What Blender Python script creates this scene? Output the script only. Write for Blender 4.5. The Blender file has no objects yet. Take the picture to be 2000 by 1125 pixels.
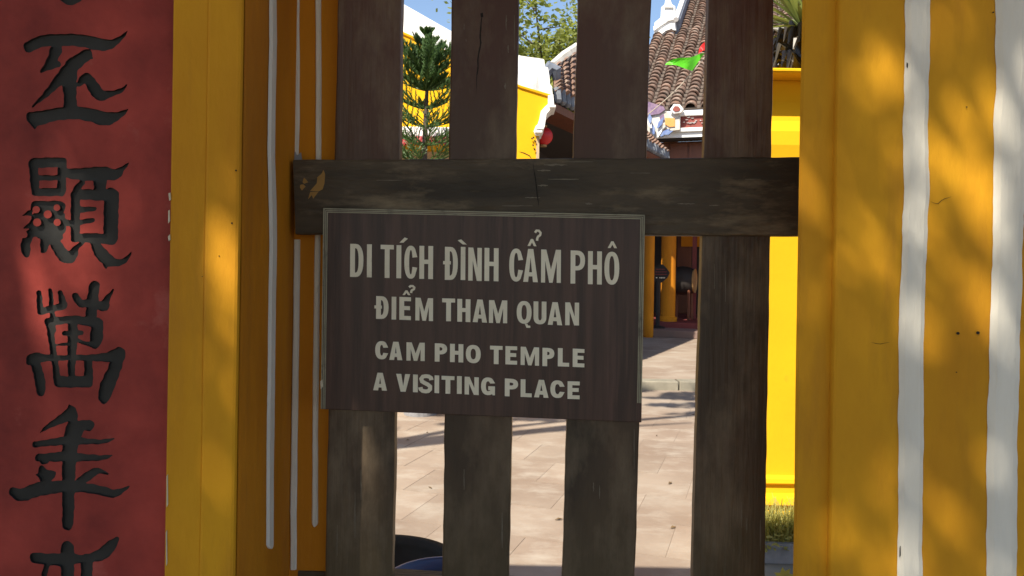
import bpy, bmesh, math, random
import numpy as np
from mathutils import Vector, Matrix, geometry, noise

R = math.radians
random.seed(7)
rng = np.random.default_rng(7)
sc = bpy.context.scene
col = sc.collection

# ---------------------------------------------------------------- camera
FPX = 1444.0; CX = 1000.0; HY = 510.0; EYE = 1.5; ROLL = R(0.9)
cam = bpy.data.cameras.new('camera'); camo = bpy.data.objects.new('camera', cam); col.objects.link(camo)
cam.sensor_width = 36.0; cam.lens = 36.0 * FPX / 2000.0
cam.shift_y = -(562.5 - HY) / 2000.0
cam.clip_start = 0.05; cam.clip_end = 2000
cr, sr = math.cos(ROLL), math.sin(ROLL)
camo.matrix_world = Matrix(((cr, -sr, 0, 0), (0, 0, -1, 0), (sr, cr, 0, EYE), (0, 0, 0, 1)))
sc.camera = camo

# ---------------------------------------------------------------- sky, sun, exposure
SUN_EL, SUN_AZ = R(50), R(31)                 # azimuth: how far left of straight-behind the camera
SUN = Vector((-math.sin(SUN_AZ) * math.cos(SUN_EL), -math.cos(SUN_AZ) * math.cos(SUN_EL), math.sin(SUN_EL)))
w = bpy.data.worlds.new('World'); sc.world = w; w.use_nodes = True
nt = w.node_tree; bg = nt.nodes['Background']
sky = nt.nodes.new('ShaderNodeTexSky'); sky.sky_type = 'NISHITA'; sky.sun_disc = False
sky.sun_elevation = SUN_EL
sky.sun_rotation = math.atan2(SUN.x, SUN.y)
sky.air_density = 1.0; sky.dust_density = 1.0; sky.ozone_density = 1.2
nt.links.new(sky.outputs[0], bg.inputs[0]); bg.inputs[1].default_value = 0.11
sl = bpy.data.lights.new('sun', 'SUN'); sl.energy = 5.0; sl.angle = R(0.6); sl.color = (1.0, 0.91, 0.76)
so = bpy.data.objects.new('sun', sl); col.objects.link(so)
so.rotation_euler = SUN.to_track_quat('Z', 'Y').to_euler(); so.location = (-4, -6, 12)
sc.view_settings.view_transform = 'Standard'; sc.view_settings.look = 'None'
sc.view_settings.gamma = 1.0; sc.view_settings.use_curve_mapping = False
sc.view_settings.exposure = 0.9

# ---------------------------------------------------------------- helpers
def ray(px, py):
    u, v = (px - CX) / FPX, -(py - HY) / FPX
    return Vector((u * cr - v * sr, 1.0, u * sr + v * cr))

def at(px, py, Y0, k=0.0):
    """photo pixel -> point on the plane Y = Y0 - k*(x+.45)"""
    d = ray(px, py)
    t = (Y0 - 0.45 * k) / (1 + k * d.x)
    return Vector((d.x * t, t, EYE + d.z * t))

def proj(p):
    x, y, z = p[0], p[1], p[2] - EYE
    u, v = x / y, z / y
    return (CX + FPX * (u * cr + v * sr), HY - FPX * (-u * sr + v * cr))

def put(name, mesh, m=None, parent=None, kind=None, smooth=False):
    o = bpy.data.objects.new(name, mesh); col.objects.link(o)
    if m is not None and not mesh.materials: mesh.materials.append(m)
    if parent is not None: o.parent = parent
    if kind: o['kind'] = kind
    if smooth:
        for p in mesh.polygons: p.use_smooth = True
    return o

def thing(name, label, cat, loc=(0, 0, 0), rz=0.0, group=None):
    o = bpy.data.objects.new(name, None); col.objects.link(o)
    o.empty_display_size = 0.1
    o.location = loc; o.rotation_euler = (0, 0, rz)
    o['label'] = label; o['category'] = cat
    if group: o['group'] = group
    return o

def tag(o, label, cat, group=None):
    o['label'] = label; o['category'] = cat
    if group: o['group'] = group
    return o

class MB:
    def __init__(s, origin=(0, 0, 0)):
        s.v = []; s.f = []; s.o = Vector(origin)
    def add(s, vs, fs):
        n = len(s.v); s.v += [tuple(Vector(v) - s.o) for v in vs]; s.f += [tuple(i + n for i in f) for f in fs]
    def box(s, a, b):
        x0, y0, z0 = a; x1, y1, z1 = b
        s.add([(x0,y0,z0),(x1,y0,z0),(x1,y1,z0),(x0,y1,z0),(x0,y0,z1),(x1,y0,z1),(x1,y1,z1),(x0,y1,z1)],
              [(0,3,2,1),(4,5,6,7),(0,1,5,4),(1,2,6,5),(2,3,7,6),(3,0,4,7)])
    def prism(s, loop, off):
        """closed polygon (list of points) swept by the vector off; loop is the front"""
        n = len(loop); off = Vector(off)
        tri = geometry.tessellate_polygon([[Vector(p) for p in loop]])
        vs = [Vector(p) for p in loop] + [Vector(p) + off for p in loop]
        fs = []
        for t in tri:
            fs.append(tuple(t)); fs.append(tuple(i + n for i in reversed(t)))
        for i in range(n):
            j = (i + 1) % n; fs.append((i, i + n, j + n, j))
        s.add(vs, fs)
    def tube(s, pts, rad, n=8, cap=True):
        pts = [Vector(p) for p in pts]; rings = []
        up = Vector((0.13, 0.31, 0.94))
        for i, p in enumerate(pts):
            d = (pts[min(i + 1, len(pts) - 1)] - pts[max(i - 1, 0)]).normalized()
            a = d.cross(up)
            if a.length < 1e-4: a = d.cross(Vector((1, 0, 0)))
            a.normalize(); b = d.cross(a)
            r = rad[i] if hasattr(rad, '__len__') else rad
            rings.append([p + a * (r * math.cos(2*math.pi*k/n)) + b * (r * math.sin(2*math.pi*k/n)) for k in range(n)])
        vs = [q for r_ in rings for q in r_]; fs = []
        for i in range(len(pts) - 1):
            for k in range(n):
                fs.append((i*n+k, i*n+(k+1)%n, (i+1)*n+(k+1)%n, (i+1)*n+k))
        if cap: fs += [tuple(range(n))[::-1], tuple((len(pts)-1)*n + k for k in range(n))]
        s.add(vs, fs)
    def lathe(s, prof, n=32, c=(0, 0, 0)):
        c = Vector(c); vs = []; fs = []
        for r, z in prof:
            for k in range(n):
                a = 2*math.pi*k/n; vs.append(c + Vector((r*math.cos(a), r*math.sin(a), z)))
        for i in range(len(prof)-1):
            for k in range(n):
                fs.append((i*n+k, i*n+(k+1)%n, (i+1)*n+(k+1)%n, (i+1)*n+k))
        s.add(vs, fs)
    def build(s, name, m, parent=None, kind=None, smooth=False, bevel=0, fix=True):
        me = bpy.data.meshes.new(name); me.from_pydata(s.v, [], s.f); me.update()
        if fix or bevel:
            bm = bmesh.new(); bm.from_mesh(me)
            bmesh.ops.recalc_face_normals(bm, faces=bm.faces)
            if bevel:
                es = [e for e in bm.edges if len(e.link_faces) == 2 and e.calc_face_angle(0) > 0.5]
                bmesh.ops.bevel(bm, geom=es, offset=bevel, segments=2, affect='EDGES', profile=0.5)
            bm.to_mesh(me); bm.free()
        return put(name, me, m, parent, kind, smooth)

def wob(x, amp, f, seed):
    return amp * noise.noise(Vector((x * f, seed * 7.31, 0.5)))

# ---------------------------------------------------------------- materials
def lin(c):
    return tuple(((v / 255.0) / 12.92 if v <= 10 else (((v / 255.0) + 0.055) / 1.055) ** 2.4) for v in c)

def pmat(name, c1, c2=None, scale=3.0, stretch=(1, 1, 1), rough=0.7, bump=0.0, bscale=40.0, bstretch=None,
         c3=None, s3=9.0, t3=(0.55, 0.7), st3=(1, 1, 1), rand=0.0, zmix=(), spec=0.5, detail=6, coat=0.0, geo=False, rrand=0.0, contrast=(0.3, 0.7)):
    m = bpy.data.materials.new(name); m.use_nodes = True
    n = m.node_tree.nodes; l = m.node_tree.links; b = n['Principled BSDF']
    b.inputs['Roughness'].default_value = rough
    b.inputs['Specular IOR Level'].default_value = spec
    if coat: b.inputs['Coat Weight'].default_value = coat; b.inputs['Coat Roughness'].default_value = 0.25
    tc = n.new('ShaderNodeTexCoord'); mp = n.new('ShaderNodeMapping'); mp.inputs['Scale'].default_value = stretch
    src = tc.outputs['Object']
    if geo: src = n.new('ShaderNodeNewGeometry').outputs['Position']
    oi = n.new('ShaderNodeObjectInfo')
    if rand and not geo:
        va = n.new('ShaderNodeVectorMath'); va.operation = 'MULTIPLY_ADD'
        cb = n.new('ShaderNodeCombineXYZ')
        for i in range(3): l.new(oi.outputs['Random'], cb.inputs[i])
        l.new(cb.outputs[0], va.inputs[0]); va.inputs[1].default_value = (37, 53, 71); l.new(src, va.inputs[2]); src = va.outputs[0]
    l.new(src, mp.inputs[0])
    nz = n.new('ShaderNodeTexNoise'); nz.inputs['Scale'].default_value = scale; nz.inputs['Detail'].default_value = detail
    nz.inputs['Roughness'].default_value = 0.6
    l.new(mp.outputs[0], nz.inputs[0])
    rp = n.new('ShaderNodeValToRGB'); rp.color_ramp.elements[0].position, rp.color_ramp.elements[1].position = contrast
    rp.color_ramp.elements[0].color = (*c1, 1); rp.color_ramp.elements[1].color = (*(c2 or c1), 1)
    l.new(nz.outputs[0], rp.inputs[0]); out = rp.outputs[0]
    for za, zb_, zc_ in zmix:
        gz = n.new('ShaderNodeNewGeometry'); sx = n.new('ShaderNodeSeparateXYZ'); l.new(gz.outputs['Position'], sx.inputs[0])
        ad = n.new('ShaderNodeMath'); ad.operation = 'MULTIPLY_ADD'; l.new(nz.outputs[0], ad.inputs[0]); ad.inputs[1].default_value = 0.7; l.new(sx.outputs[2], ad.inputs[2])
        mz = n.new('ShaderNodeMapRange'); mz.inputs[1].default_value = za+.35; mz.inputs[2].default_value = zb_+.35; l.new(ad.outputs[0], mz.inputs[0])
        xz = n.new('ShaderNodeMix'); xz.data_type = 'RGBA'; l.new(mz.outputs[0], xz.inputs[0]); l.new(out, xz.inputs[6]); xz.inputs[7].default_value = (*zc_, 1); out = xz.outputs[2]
    if c3 is not None:
        m3 = n.new('ShaderNodeMapping'); m3.inputs['Scale'].default_value = st3; l.new(src, m3.inputs[0])
        n3 = n.new('ShaderNodeTexNoise'); n3.inputs['Scale'].default_value = s3; n3.inputs['Detail'].default_value = 8
        n3.inputs['Roughness'].default_value = 0.65; l.new(m3.outputs[0], n3.inputs[0])
        mr = n.new('ShaderNodeMapRange'); mr.inputs[1].default_value = t3[0]; mr.inputs[2].default_value = t3[1]
        l.new(n3.outputs[0], mr.inputs[0])
        mx = n.new('ShaderNodeMix'); mx.data_type = 'RGBA'; l.new(mr.outputs[0], mx.inputs[0]); l.new(out, mx.inputs[6])
        mx.inputs[7].default_value = (*c3, 1); out = mx.outputs[2]
    if rand:
        hs = n.new('ShaderNodeHueSaturation'); hs.inputs['Saturation'].default_value = 1.0
        mr2 = n.new('ShaderNodeMapRange'); mr2.inputs[3].default_value = 1 - rand; mr2.inputs[4].default_value = 1 + rand
        l.new(oi.outputs['Random'], mr2.inputs[0]); l.new(mr2.outputs[0], hs.inputs['Value']); l.new(out, hs.inputs['Color']); out = hs.outputs[0]
    l.new(out, b.inputs['Base Color'])
    if rrand:
        mr4 = n.new('ShaderNodeMapRange'); mr4.inputs[3].default_value = max(0.05, rough - rrand); mr4.inputs[4].default_value = min(1, rough + rrand)
        l.new(nz.outputs[0], mr4.inputs[0]); l.new(mr4.outputs[0], b.inputs['Roughness'])
    if bump:
        mb = n.new('ShaderNodeMapping'); mb.inputs['Scale'].default_value = bstretch or stretch; l.new(src, mb.inputs[0])
        nb = n.new('ShaderNodeTexNoise'); nb.inputs['Scale'].default_value = bscale; nb.inputs['Detail'].default_value = 6
        l.new(mb.outputs[0], nb.inputs[0])
        bp = n.new('ShaderNodeBump'); bp.inputs['Strength'].default_value = bump; bp.inputs['Distance'].default_value = 0.01
        l.new(nb.outputs[0], bp.inputs['Height']); l.new(bp.outputs[0], b.inputs['Normal'])
    return m

def leafmat(name, c1, c2, trans=0.35, rough=0.5):
    m = pmat(name, c1, c2, scale=1.7, rough=rough, spec=0.35)
    n = m.node_tree.nodes; l = m.node_tree.links; b = n['Principled BSDF']
    tr = n.new('ShaderNodeBsdfTranslucent'); mx = n.new('ShaderNodeMixShader'); mx.inputs[0].default_value = trans
    tr.inputs[0].default_value = (c2[0]*1.5, c2[1]*1.6, c2[2]*0.8, 1)
    l.new(b.outputs[0], mx.inputs[1]); l.new(tr.outputs[0], mx.inputs[2]); l.new(mx.outputs[0], n['Material Output'].inputs[0])
    return m

M = {}
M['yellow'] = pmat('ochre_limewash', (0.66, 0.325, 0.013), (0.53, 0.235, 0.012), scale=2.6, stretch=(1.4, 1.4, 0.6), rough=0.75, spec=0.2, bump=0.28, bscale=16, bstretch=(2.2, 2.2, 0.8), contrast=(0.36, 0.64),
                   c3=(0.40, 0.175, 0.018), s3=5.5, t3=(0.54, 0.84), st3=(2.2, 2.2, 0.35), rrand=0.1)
M['orange'] = pmat('orange_and_shaded_limewash', (0.58, 0.225, 0.011), (0.46, 0.165, 0.010), scale=2.4, stretch=(1.4, 1.4, 0.6), rough=0.75, spec=0.2, bump=0.28, bscale=16, bstretch=(2.2, 2.2, 0.8), contrast=(0.36, 0.64),
                   c3=(0.34, 0.125, 0.016), s3=6.0, t3=(0.55, 0.84), st3=(2.2, 2.2, 0.35))  # also on the gate reveal and jamb, with their shade in the colour
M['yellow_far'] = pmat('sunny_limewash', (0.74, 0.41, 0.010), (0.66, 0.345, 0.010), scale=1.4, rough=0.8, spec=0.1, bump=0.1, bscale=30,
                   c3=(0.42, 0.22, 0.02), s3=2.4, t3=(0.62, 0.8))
M['white'] = pmat('white_limewash', (0.80, 0.76, 0.66), (0.66, 0.62, 0.53), scale=7, stretch=(1.6, 1, 0.3), rough=0.7, bump=0.2, bscale=70,
                   c3=(0.30, 0.28, 0.22), s3=16, t3=(0.66, 0.8), st3=(1.6, 1, 0.45))
M['ridgewhite'] = pmat('lichened_white', (0.62, 0.60, 0.55), (0.42, 0.39, 0.34), scale=5, rough=0.9, bump=0.3, bscale=20, c3=(0.15, 0.13, 0.12), s3=7, t3=(0.55, 0.7))
M['white_old'] = pmat('weathered_white', (0.78, 0.78, 0.76), (0.66, 0.67, 0.67), scale=2.5, rough=0.8, bump=0.25, bscale=25,
                   c3=(0.16, 0.16, 0.17), s3=3.2, t3=(0.60, 0.74), st3=(1, 1, 0.5))
M['red'] = pmat('red_paint', (0.38, 0.057, 0.043), (0.15, 0.024, 0.021), contrast=(0.34, 0.66), scale=4.2, rough=0.6, spec=0.15, bump=0.2, bscale=30,
                   c3=(0.40, 0.11, 0.09), s3=9.0, t3=(0.60, 0.80), rrand=0.08)
M['ink'] = pmat('black_character_paint', (0.018, 0.018, 0.017), (0.034, 0.033, 0.031), scale=9, rough=0.6, spec=0.25, bump=0.10, bscale=45)
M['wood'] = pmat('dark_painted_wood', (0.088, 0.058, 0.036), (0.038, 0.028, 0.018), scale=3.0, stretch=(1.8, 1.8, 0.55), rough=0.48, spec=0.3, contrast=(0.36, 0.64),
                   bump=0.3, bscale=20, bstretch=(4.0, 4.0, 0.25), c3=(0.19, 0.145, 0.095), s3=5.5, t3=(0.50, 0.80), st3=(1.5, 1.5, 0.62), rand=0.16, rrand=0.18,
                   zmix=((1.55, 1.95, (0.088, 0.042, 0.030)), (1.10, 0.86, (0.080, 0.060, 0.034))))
M['rail'] = pmat('dark_rail_wood', (0.090, 0.066, 0.040), (0.034, 0.027, 0.018), scale=4, stretch=(0.6, 2, 2.4), rough=0.52, spec=0.3, contrast=(0.36, 0.64),
                   bump=0.5, bscale=30, bstretch=(0.5, 3, 3.2), c3=(0.22, 0.17, 0.105), s3=8, t3=(0.53, 0.78), st3=(0.7, 2, 2.6), rrand=0.16)
M['crack'] = pmat('crack_dark', (0.008, 0.007, 0.006), rough=0.9)
M['sign'] = pmat('sign_laminate', (0.072, 0.039, 0.029), (0.036, 0.021, 0.016), scale=9, stretch=(5, 5, 0.28), contrast=(0.38, 0.62), rough=0.45, spec=0.35,
                   bump=0.06, bscale=60, bstretch=(4, 4, 0.4), c3=(0.115, 0.060, 0.048), s3=8, t3=(0.55, 0.82), st3=(6, 6, 0.3))
M['letter'] = pmat('cut_vinyl', (0.76, 0.72, 0.57), (0.66, 0.62, 0.48), scale=14, rough=0.55, bump=0.1, bscale=80,
                   c3=(0.38, 0.35, 0.26), s3=24, t3=(0.62, 0.8))
M['trim'] = pmat('pale_trim', (0.36, 0.34, 0.23), (0.20, 0.19, 0.13), scale=18, rough=0.5, c3=(0.06, 0.05, 0.035), s3=22, t3=(0.56, 0.72))
M['chip'] = pmat('bare_plaster', (0.62, 0.56, 0.42), (0.48, 0.42, 0.3), scale=30, rough=0.9)
M['tile'] = pmat('clay_roof_tile', (0.19, 0.105, 0.072), (0.095, 0.066, 0.052), scale=5, rough=0.85, bump=0.3, bscale=20,
                   c3=(0.30, 0.26, 0.22), s3=7, t3=(0.52, 0.75), rand=0.4)
M['pan'] = pmat('old_pan_tile', (0.13, 0.095, 0.075), (0.075, 0.062, 0.052), scale=6, rough=0.9, bump=0.4, bscale=14)
M['greytile'] = pmat('grey_drip_tile', (0.23, 0.25, 0.28), (0.10, 0.11, 0.13), scale=9, rough=0.7, bump=0.2, bscale=20, rand=0.2)
M['paver'] = pmat('clay_paver', (0.225, 0.170, 0.130), (0.295, 0.240, 0.190), scale=1.1, rough=0.9, bump=0.3, bscale=18, geo=True, spec=0.25, contrast=(0.38, 0.62),
                   c3=(0.33, 0.285, 0.235), s3=2.6, t3=(0.50, 0.70), st3=(1, 1.6, 1), rand=0.07)
M['ground'] = pmat('sandy_ground', (0.22, 0.18, 0.13), (0.16, 0.13, 0.10), scale=1.2, rough=0.95, bump=0.3, bscale=9)
M['kerb'] = pmat('kerb_stone', (0.26, 0.235, 0.18), (0.17, 0.155, 0.12), scale=5, rough=0.9, bump=0.4, bscale=14, rand=0.12)
M['brownwood'] = pmat('brown_timber', (0.17, 0.052, 0.02), (0.10, 0.035, 0.016), scale=3, stretch=(3, 3, 0.5), rough=0.5, bump=0.2, bscale=20)
M['darkwood'] = pmat('dark_timber_and_shade', (0.022, 0.016, 0.013), (0.014, 0.011, 0.010), scale=3, rough=0.7)  # near-black; also stands in for shade inside the wing's porch
M['redplaster'] = pmat('dark_red_plaster', (0.20, 0.035, 0.03), (0.13, 0.028, 0.026), scale=4, rough=0.7)
M['step'] = pmat('brick_step', (0.21, 0.13, 0.105), (0.17, 0.12, 0.10), scale=4, rough=0.9, bump=0.3, bscale=15)
M['greystone'] = pmat('grey_concrete', (0.30, 0.30, 0.31), (0.20, 0.20, 0.21), scale=20, rough=0.9, bump=0.3, bscale=40)
M['lantern'] = pmat('red_silk', (0.62, 0.015, 0.02), (0.5, 0.012, 0.015), scale=6, rough=0.5)
M['pink'] = pmat('faded_red_tiles', (0.46, 0.085, 0.09), (0.36, 0.06, 0.065), scale=7, rough=0.7)
M['beige'] = pmat('beige_wall', (0.48, 0.36, 0.21), (0.40, 0.30, 0.18), scale=4, rough=0.8)
M['green_flag'] = leafmat('green_pennant', (0.10, 0.55, 0.02), (0.13, 0.62, 0.03), trans=0.25, rough=0.45)
M['red_flag'] = leafmat('red_pennant', (0.62, 0.02, 0.02), (0.66, 0.03, 0.03), trans=0.25, rough=0.45)
M['string'] = pmat('string', (0.45, 0.40, 0.33), rough=0.8)
M['black_pot'] = pmat('black_glazed_pot', (0.016, 0.014, 0.010), (0.030, 0.026, 0.019), scale=6, rough=0.65, spec=0.15)
M['blue'] = pmat('blue_plastic', (0.045, 0.075, 0.17), (0.055, 0.09, 0.19), scale=4, rough=0.4)
M['bark'] = pmat('bark', (0.10, 0.075, 0.055), (0.06, 0.045, 0.035), scale=6, stretch=(2, 2, 0.5), rough=0.9, bump=0.5, bscale=18)
M['pine'] = leafmat('pine_needles', (0.045, 0.10, 0.032), (0.085, 0.155, 0.045), trans=0.2)
M['leaf'] = leafmat('tree_leaf', (0.13, 0.17, 0.035), (0.22, 0.23, 0.06), trans=0.4)
M['leaf_shade'] = leafmat('shade_tree_leaf', (0.05, 0.09, 0.02), (0.08, 0.12, 0.03), trans=0.12)
M['strap'] = leafmat('strap_leaf', (0.12, 0.17, 0.05), (0.24, 0.27, 0.12), trans=0.2)
M['grassy'] = leafmat('pot_plant_leaf', (0.25, 0.25, 0.055), (0.38, 0.33, 0.11), trans=0.3)
M['fleshy'] = pmat('glinting_leaf_base', (0.030, 0.024, 0.018), (0.055, 0.045, 0.03), scale=12, rough=0.35, c3=(0.5, 0.48, 0.42), s3=9, t3=(0.60, 0.68))  # pale specks are light glints painted onto the dark leaf bases
M['orangepanel'] = pmat('orange_mosaic', (0.62, 0.30, 0.08), (0.55, 0.24, 0.05), scale=9, rough=0.6)
M['bluemosaic'] = pmat('blue_mosaic', (0.055, 0.10, 0.30), (0.22, 0.29, 0.45), scale=14, rough=0.4)
M['purple'] = pmat('violet_mosaic', (0.09, 0.05, 0.13), (0.26, 0.17, 0.24), scale=14, rough=0.5)
M['maroon'] = pmat('maroon_panel', (0.17, 0.030, 0.022), (0.24, 0.05, 0.035), scale=10, rough=0.6)
M['ridgeblue'] = pmat('blue_grey_ridge', (0.10, 0.12, 0.16), (0.19, 0.21, 0.25), scale=6, rough=0.7)
M['drumhide'] = pmat('drum_hide', (0.42, 0.26, 0.10), (0.34, 0.2, 0.08), scale=5, rough=0.7)

# ================================================================= SETTING
mb = MB(); mb.add([(-250, -250, -0.06), (250, -250, -0.06), (250, 250, -0.06), (-250, 250, -0.06)], [(0, 1, 2, 3)])
put('ground', (lambda me: (me.from_pydata(mb.v, [], mb.f), me)[1])(bpy.data.meshes.new('ground')), M['ground'], kind='structure')

b = MB(); b.add([(-60, -12, -.03), (60, -12, -.03), (60, 1.1, -.03), (-60, 1.1, -.03)], [(0, 1, 2, 3)])
b.build('street', pmat('street_paving', (0.33, 0.245, 0.165), (0.27, 0.20, 0.135), scale=3, rough=0.9, bump=0.3, bscale=40), kind='structure')

# courtyard of clay pavers, laid square to the temple
YAW = R(-19)
cy, sy = math.cos(YAW), math.sin(YAW)
b = MB(); b.add([(-14, 1.85, -0.0018), (16, 1.85, -0.0018), (16, 60, -0.0018), (-14, 60, -0.0018)], [(0, 1, 2, 3)])
M['joint'] = pmat('sandy_joint', (0.25, 0.195, 0.15), (0.20, 0.155, 0.12), scale=5, rough=0.95)
yard = b.build('courtyard', M['joint'], kind='structure')
def paver_mesh(seed):
    r = random.Random(seed); h = 0.2492
    q = MB()
    z = [0.0 + r.uniform(-.0006, .0006) for _ in range(4)]
    q.add([(-h, -h, -.02), (h, -h, -.02), (h, h, -.02), (-h, h, -.02), (-h+.001, -h+.001, z[0]), (h-.001, -h+.001, z[1]), (h-.001, h-.001, z[2]), (-h+.001, h-.001, z[3])],
          [(4, 5, 6, 7), (0, 1, 5, 4), (1, 2, 6, 5), (2, 3, 7, 6), (3, 0, 4, 7)])
    me = bpy.data.meshes.new('paver'); me.from_pydata(q.v, [], q.f); me.materials.append(M['paver']); me.update(); return me
pms = [paver_mesh(i) for i in range(6)]
cands = []
for i in range(-24, 30):
    for j in range(-10, 40):
        x0 = i * 0.5 + (0.25 if j % 2 else 0); y0 = j * 0.5
        x = x0 * cy - y0 * sy; y = 2.2 + x0 * sy + y0 * cy
        if 2.15 < y < 8.35 and -0.32 * y - .5 < x < 0.30 * y + .7:
            cands.append((abs(x / y) > .27, y, x))
cands.sort()
for k, (_, y, x) in enumerate(cands[:300]):
    o = bpy.data.objects.new('paver', pms[k % 6]); col.objects.link(o); o.parent = yard
    o.location = (x, y, random.uniform(-.0006, .0006)); o.rotation_euler = (0, 0, YAW + random.uniform(-.006, .006))
# kerb and the raised walk before the temple
KY = 8.75
b = MB(); b.add([(-14, KY + .2, .10), (16, KY + .2, .10), (16, 40, .10), (-14, 40, .10)], [(0, 1, 2, 3)])
walk = b.build('raised_walk', M['paver'], kind='structure')
kb = MB(); kb.box((-.395, 0, -.03), (.395, .21, .104)); 
k0 = kb.build('kerb_stone', M['kerb'], walk, bevel=.012)
for i in range(-7, 10):
    if i == 0: k0.location = (0, KY, 0); continue
    c = k0.copy(); col.objects.link(c); c.location = (i * .8 + random.uniform(-.004, .004), KY + random.uniform(-.008, .008), random.uniform(-.006, .004)); c.parent = walk

# ================================================================= LEFT GATE PILLAR
YF = 1.254
def vstrip(nm, pxl, pxr, y0, y1, Y, m, parent, back, origin, wobl=0.0, seed=1, k=0.0):
    """upright slab whose front face spans pixels pxl..pxr (given at mid-height) between heights z0,z1"""
    pass
left = thing('gate_pillar', 'ochre gate pillar with red panel of black carved characters, left of the wooden gate', 'pillar', (-.75, YF, 0))
LO = Vector(left.location)
ZT, ZB = 2.42, -0.05
def X(px, Y, py=560): return at(px, py, Y).x

# --- carved characters: brush strokes -> outline loops
def S(scale, oy, *pts): return [(x * scale, oy + y * scale, r * scale) for x, y, r in pts]
def chars():
    out = []
    a = 340 / 1366; A = lambda *p: S(a, 0, *p)
    out.append(([A((480,-60,40),(520,-8,38),(560,0,40),(610,-18,34),(640,-60,20))], []))
    out.append(([A((228,368,44),(320,325,46),(450,315,48),(600,315,48),(720,335,50),(800,352,48),(880,342,34),(950,296,18),(1003,240,4)),
        A((440,390,48),(405,470,38),(318,568,7)), A((455,505,24),(330,565,5)),
        A((680,430,46),(565,520,52),(475,615,44),(385,715,27),(255,838,7)), A((690,430,30),(728,462,6)),
        A((560,500,50),(545,640,58),(550,760,50),(555,870,56)),
        A((620,660,22),(678,608,36),(740,690,48),(790,748,44),(870,735,24),(950,708,18),(995,665,5)),
        A((240,915,36),(285,932,58),(420,902,50),(560,885,50),(700,900,52),(820,932,55),(900,918,38),(960,888,22),(1008,853,4)), A((270,960,45),(272,1000,14))],
        [A((492,492,9),(560,430,11),(612,388,9))]))
    a = 340 / 1471; B = lambda *p: S(a, 280, *p)
    out.append(([B((285,165,42),(525,160,42)), B((280,165,40),(300,410,36)), B((527,165,38),(518,410,38)), B((300,412,34),(518,412,34)), B((310,293,22),(490,290,22)),
        B((560,250,40),(700,262,52),(800,255,58),(900,255,54),(975,262,44),(1040,210,20),(1090,160,4)),
        B((690,335,26),(640,400,30)), B((845,320,56),(840,410,52)),
        B((640,430,42),(960,440,50)), B((638,430,40),(636,800,40)), B((942,440,64),(935,800,62)), B((640,795,36),(910,805,44)), B((680,560,25),(800,552,18)), B((680,668,22),(785,650,20)),
        B((470,850,46),(540,950,52),(600,955,50),(645,885,24),(725,808,14)),
        B((790,830,30),(840,915,52),(900,978,52),(960,1006,38),(1040,1000,24),(1082,958,15),(1110,918,4)), B((890,1020,24),(897,1062,5)),
        B((310,540,54),(500,540,54)), B((330,630,62),(500,640,64)), B((320,740,60),(480,760,70)), B((300,690,60),(500,720,60)),
        B((250,590,24),(190,610,3)), B((262,690,28),(198,716,4)), B((250,770,42),(215,850,40),(222,920,36),(228,946,14)), B((385,800,48),(372,890,30),(350,918,8)), B((540,672,28),(620,672,22))],
        [B((305,560,31),(306,560,31)), B((480,543,28),(481,543,28)), B((403,600,34),(404,600,34)), B((313,668,34),(314,668,34)), B((483,668,30),(484,668,30)),
         B((213,650,20),(214,650,20)), B((203,772,28),(204,772,28)), B((298,815,26),(302,880,30)), B((575,480,14),(572,620,24)), B((556,780,26),(570,830,16)), B((715,365,14),(780,368,16))]))
    Cc = lambda *p: S(a, 540, *p)
    out.append(([Cc((328,140,22),(342,290,28)), Cc((425,118,18),(442,330,22),(448,450,26)), Cc((508,140,22),(535,240,34)), Cc((340,295,30),(540,250,30)),
        Cc((640,170,32),(680,225,32),(750,225,35)), Cc((798,80,45),(782,200,48),(765,380,45)), Cc((958,108,6),(905,190,26),(860,260,36)), Cc((750,240,34),(890,250,38)),
        Cc((408,388,36),(600,365,34),(820,390,44)), Cc((822,400,50),(815,520,55),(800,585,28)), Cc((700,560,10),(800,580,30)),
        Cc((420,400,34),(440,560,28),(455,690,28)), Cc((615,370,40),(615,500,44),(605,700,34),(605,850,30)),
        Cc((540,480,20),(690,475,20)), Cc((470,578,6),(600,570,16)), Cc((650,540,18),(735,570,12)),
        Cc((245,722,28),(290,690,46),(450,690,24),(600,685,24),(800,686,28),(920,680,44),(1008,650,54)),
        Cc((300,740,44),(332,850,44),(345,960,40),(335,992,22)), Cc((1008,660,52),(960,800,56),(905,930,62),(880,1020,48),(876,1062,12)),
        Cc((465,720,28),(482,880,30)), Cc((500,890,48),(740,890,48)), Cc((745,720,36),(750,880,38))], []))
    a4 = 345 / 1125; D = lambda *p: S(a4, 780, *p)
    out.append(([D((440,38,6),(452,90,40),(400,122,30),(320,165,18),(250,215,3)), D((470,110,26),(455,200,40)), D((500,165,28),(565,166,36)), D((505,190,34),(450,250,46)),
        D((455,220,45),(446,300,50),(440,400,45),(435,560,41),(435,700,38),(430,800,35)),
        D((225,286,20),(320,275,22),(430,262,25),(520,265,22),(620,270,15),(690,260,12),(725,250,3)),
        D((245,372,24),(380,366,30),(520,370,25),(620,372,18),(680,366,13),(715,356,3)), D((270,398,18),(300,392,14)),
        D((265,430,12),(288,490,44),(350,468,10)), D((236,480,8),(300,480,30)), D((480,545,24),(560,490,28),(620,455,20),(690,477,4)),
        D((88,590,32),(140,610,40),(250,572,44),(400,555,38),(520,560,32),(640,580,30),(720,600,28),(780,580,16),(825,552,3))], []))
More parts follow.
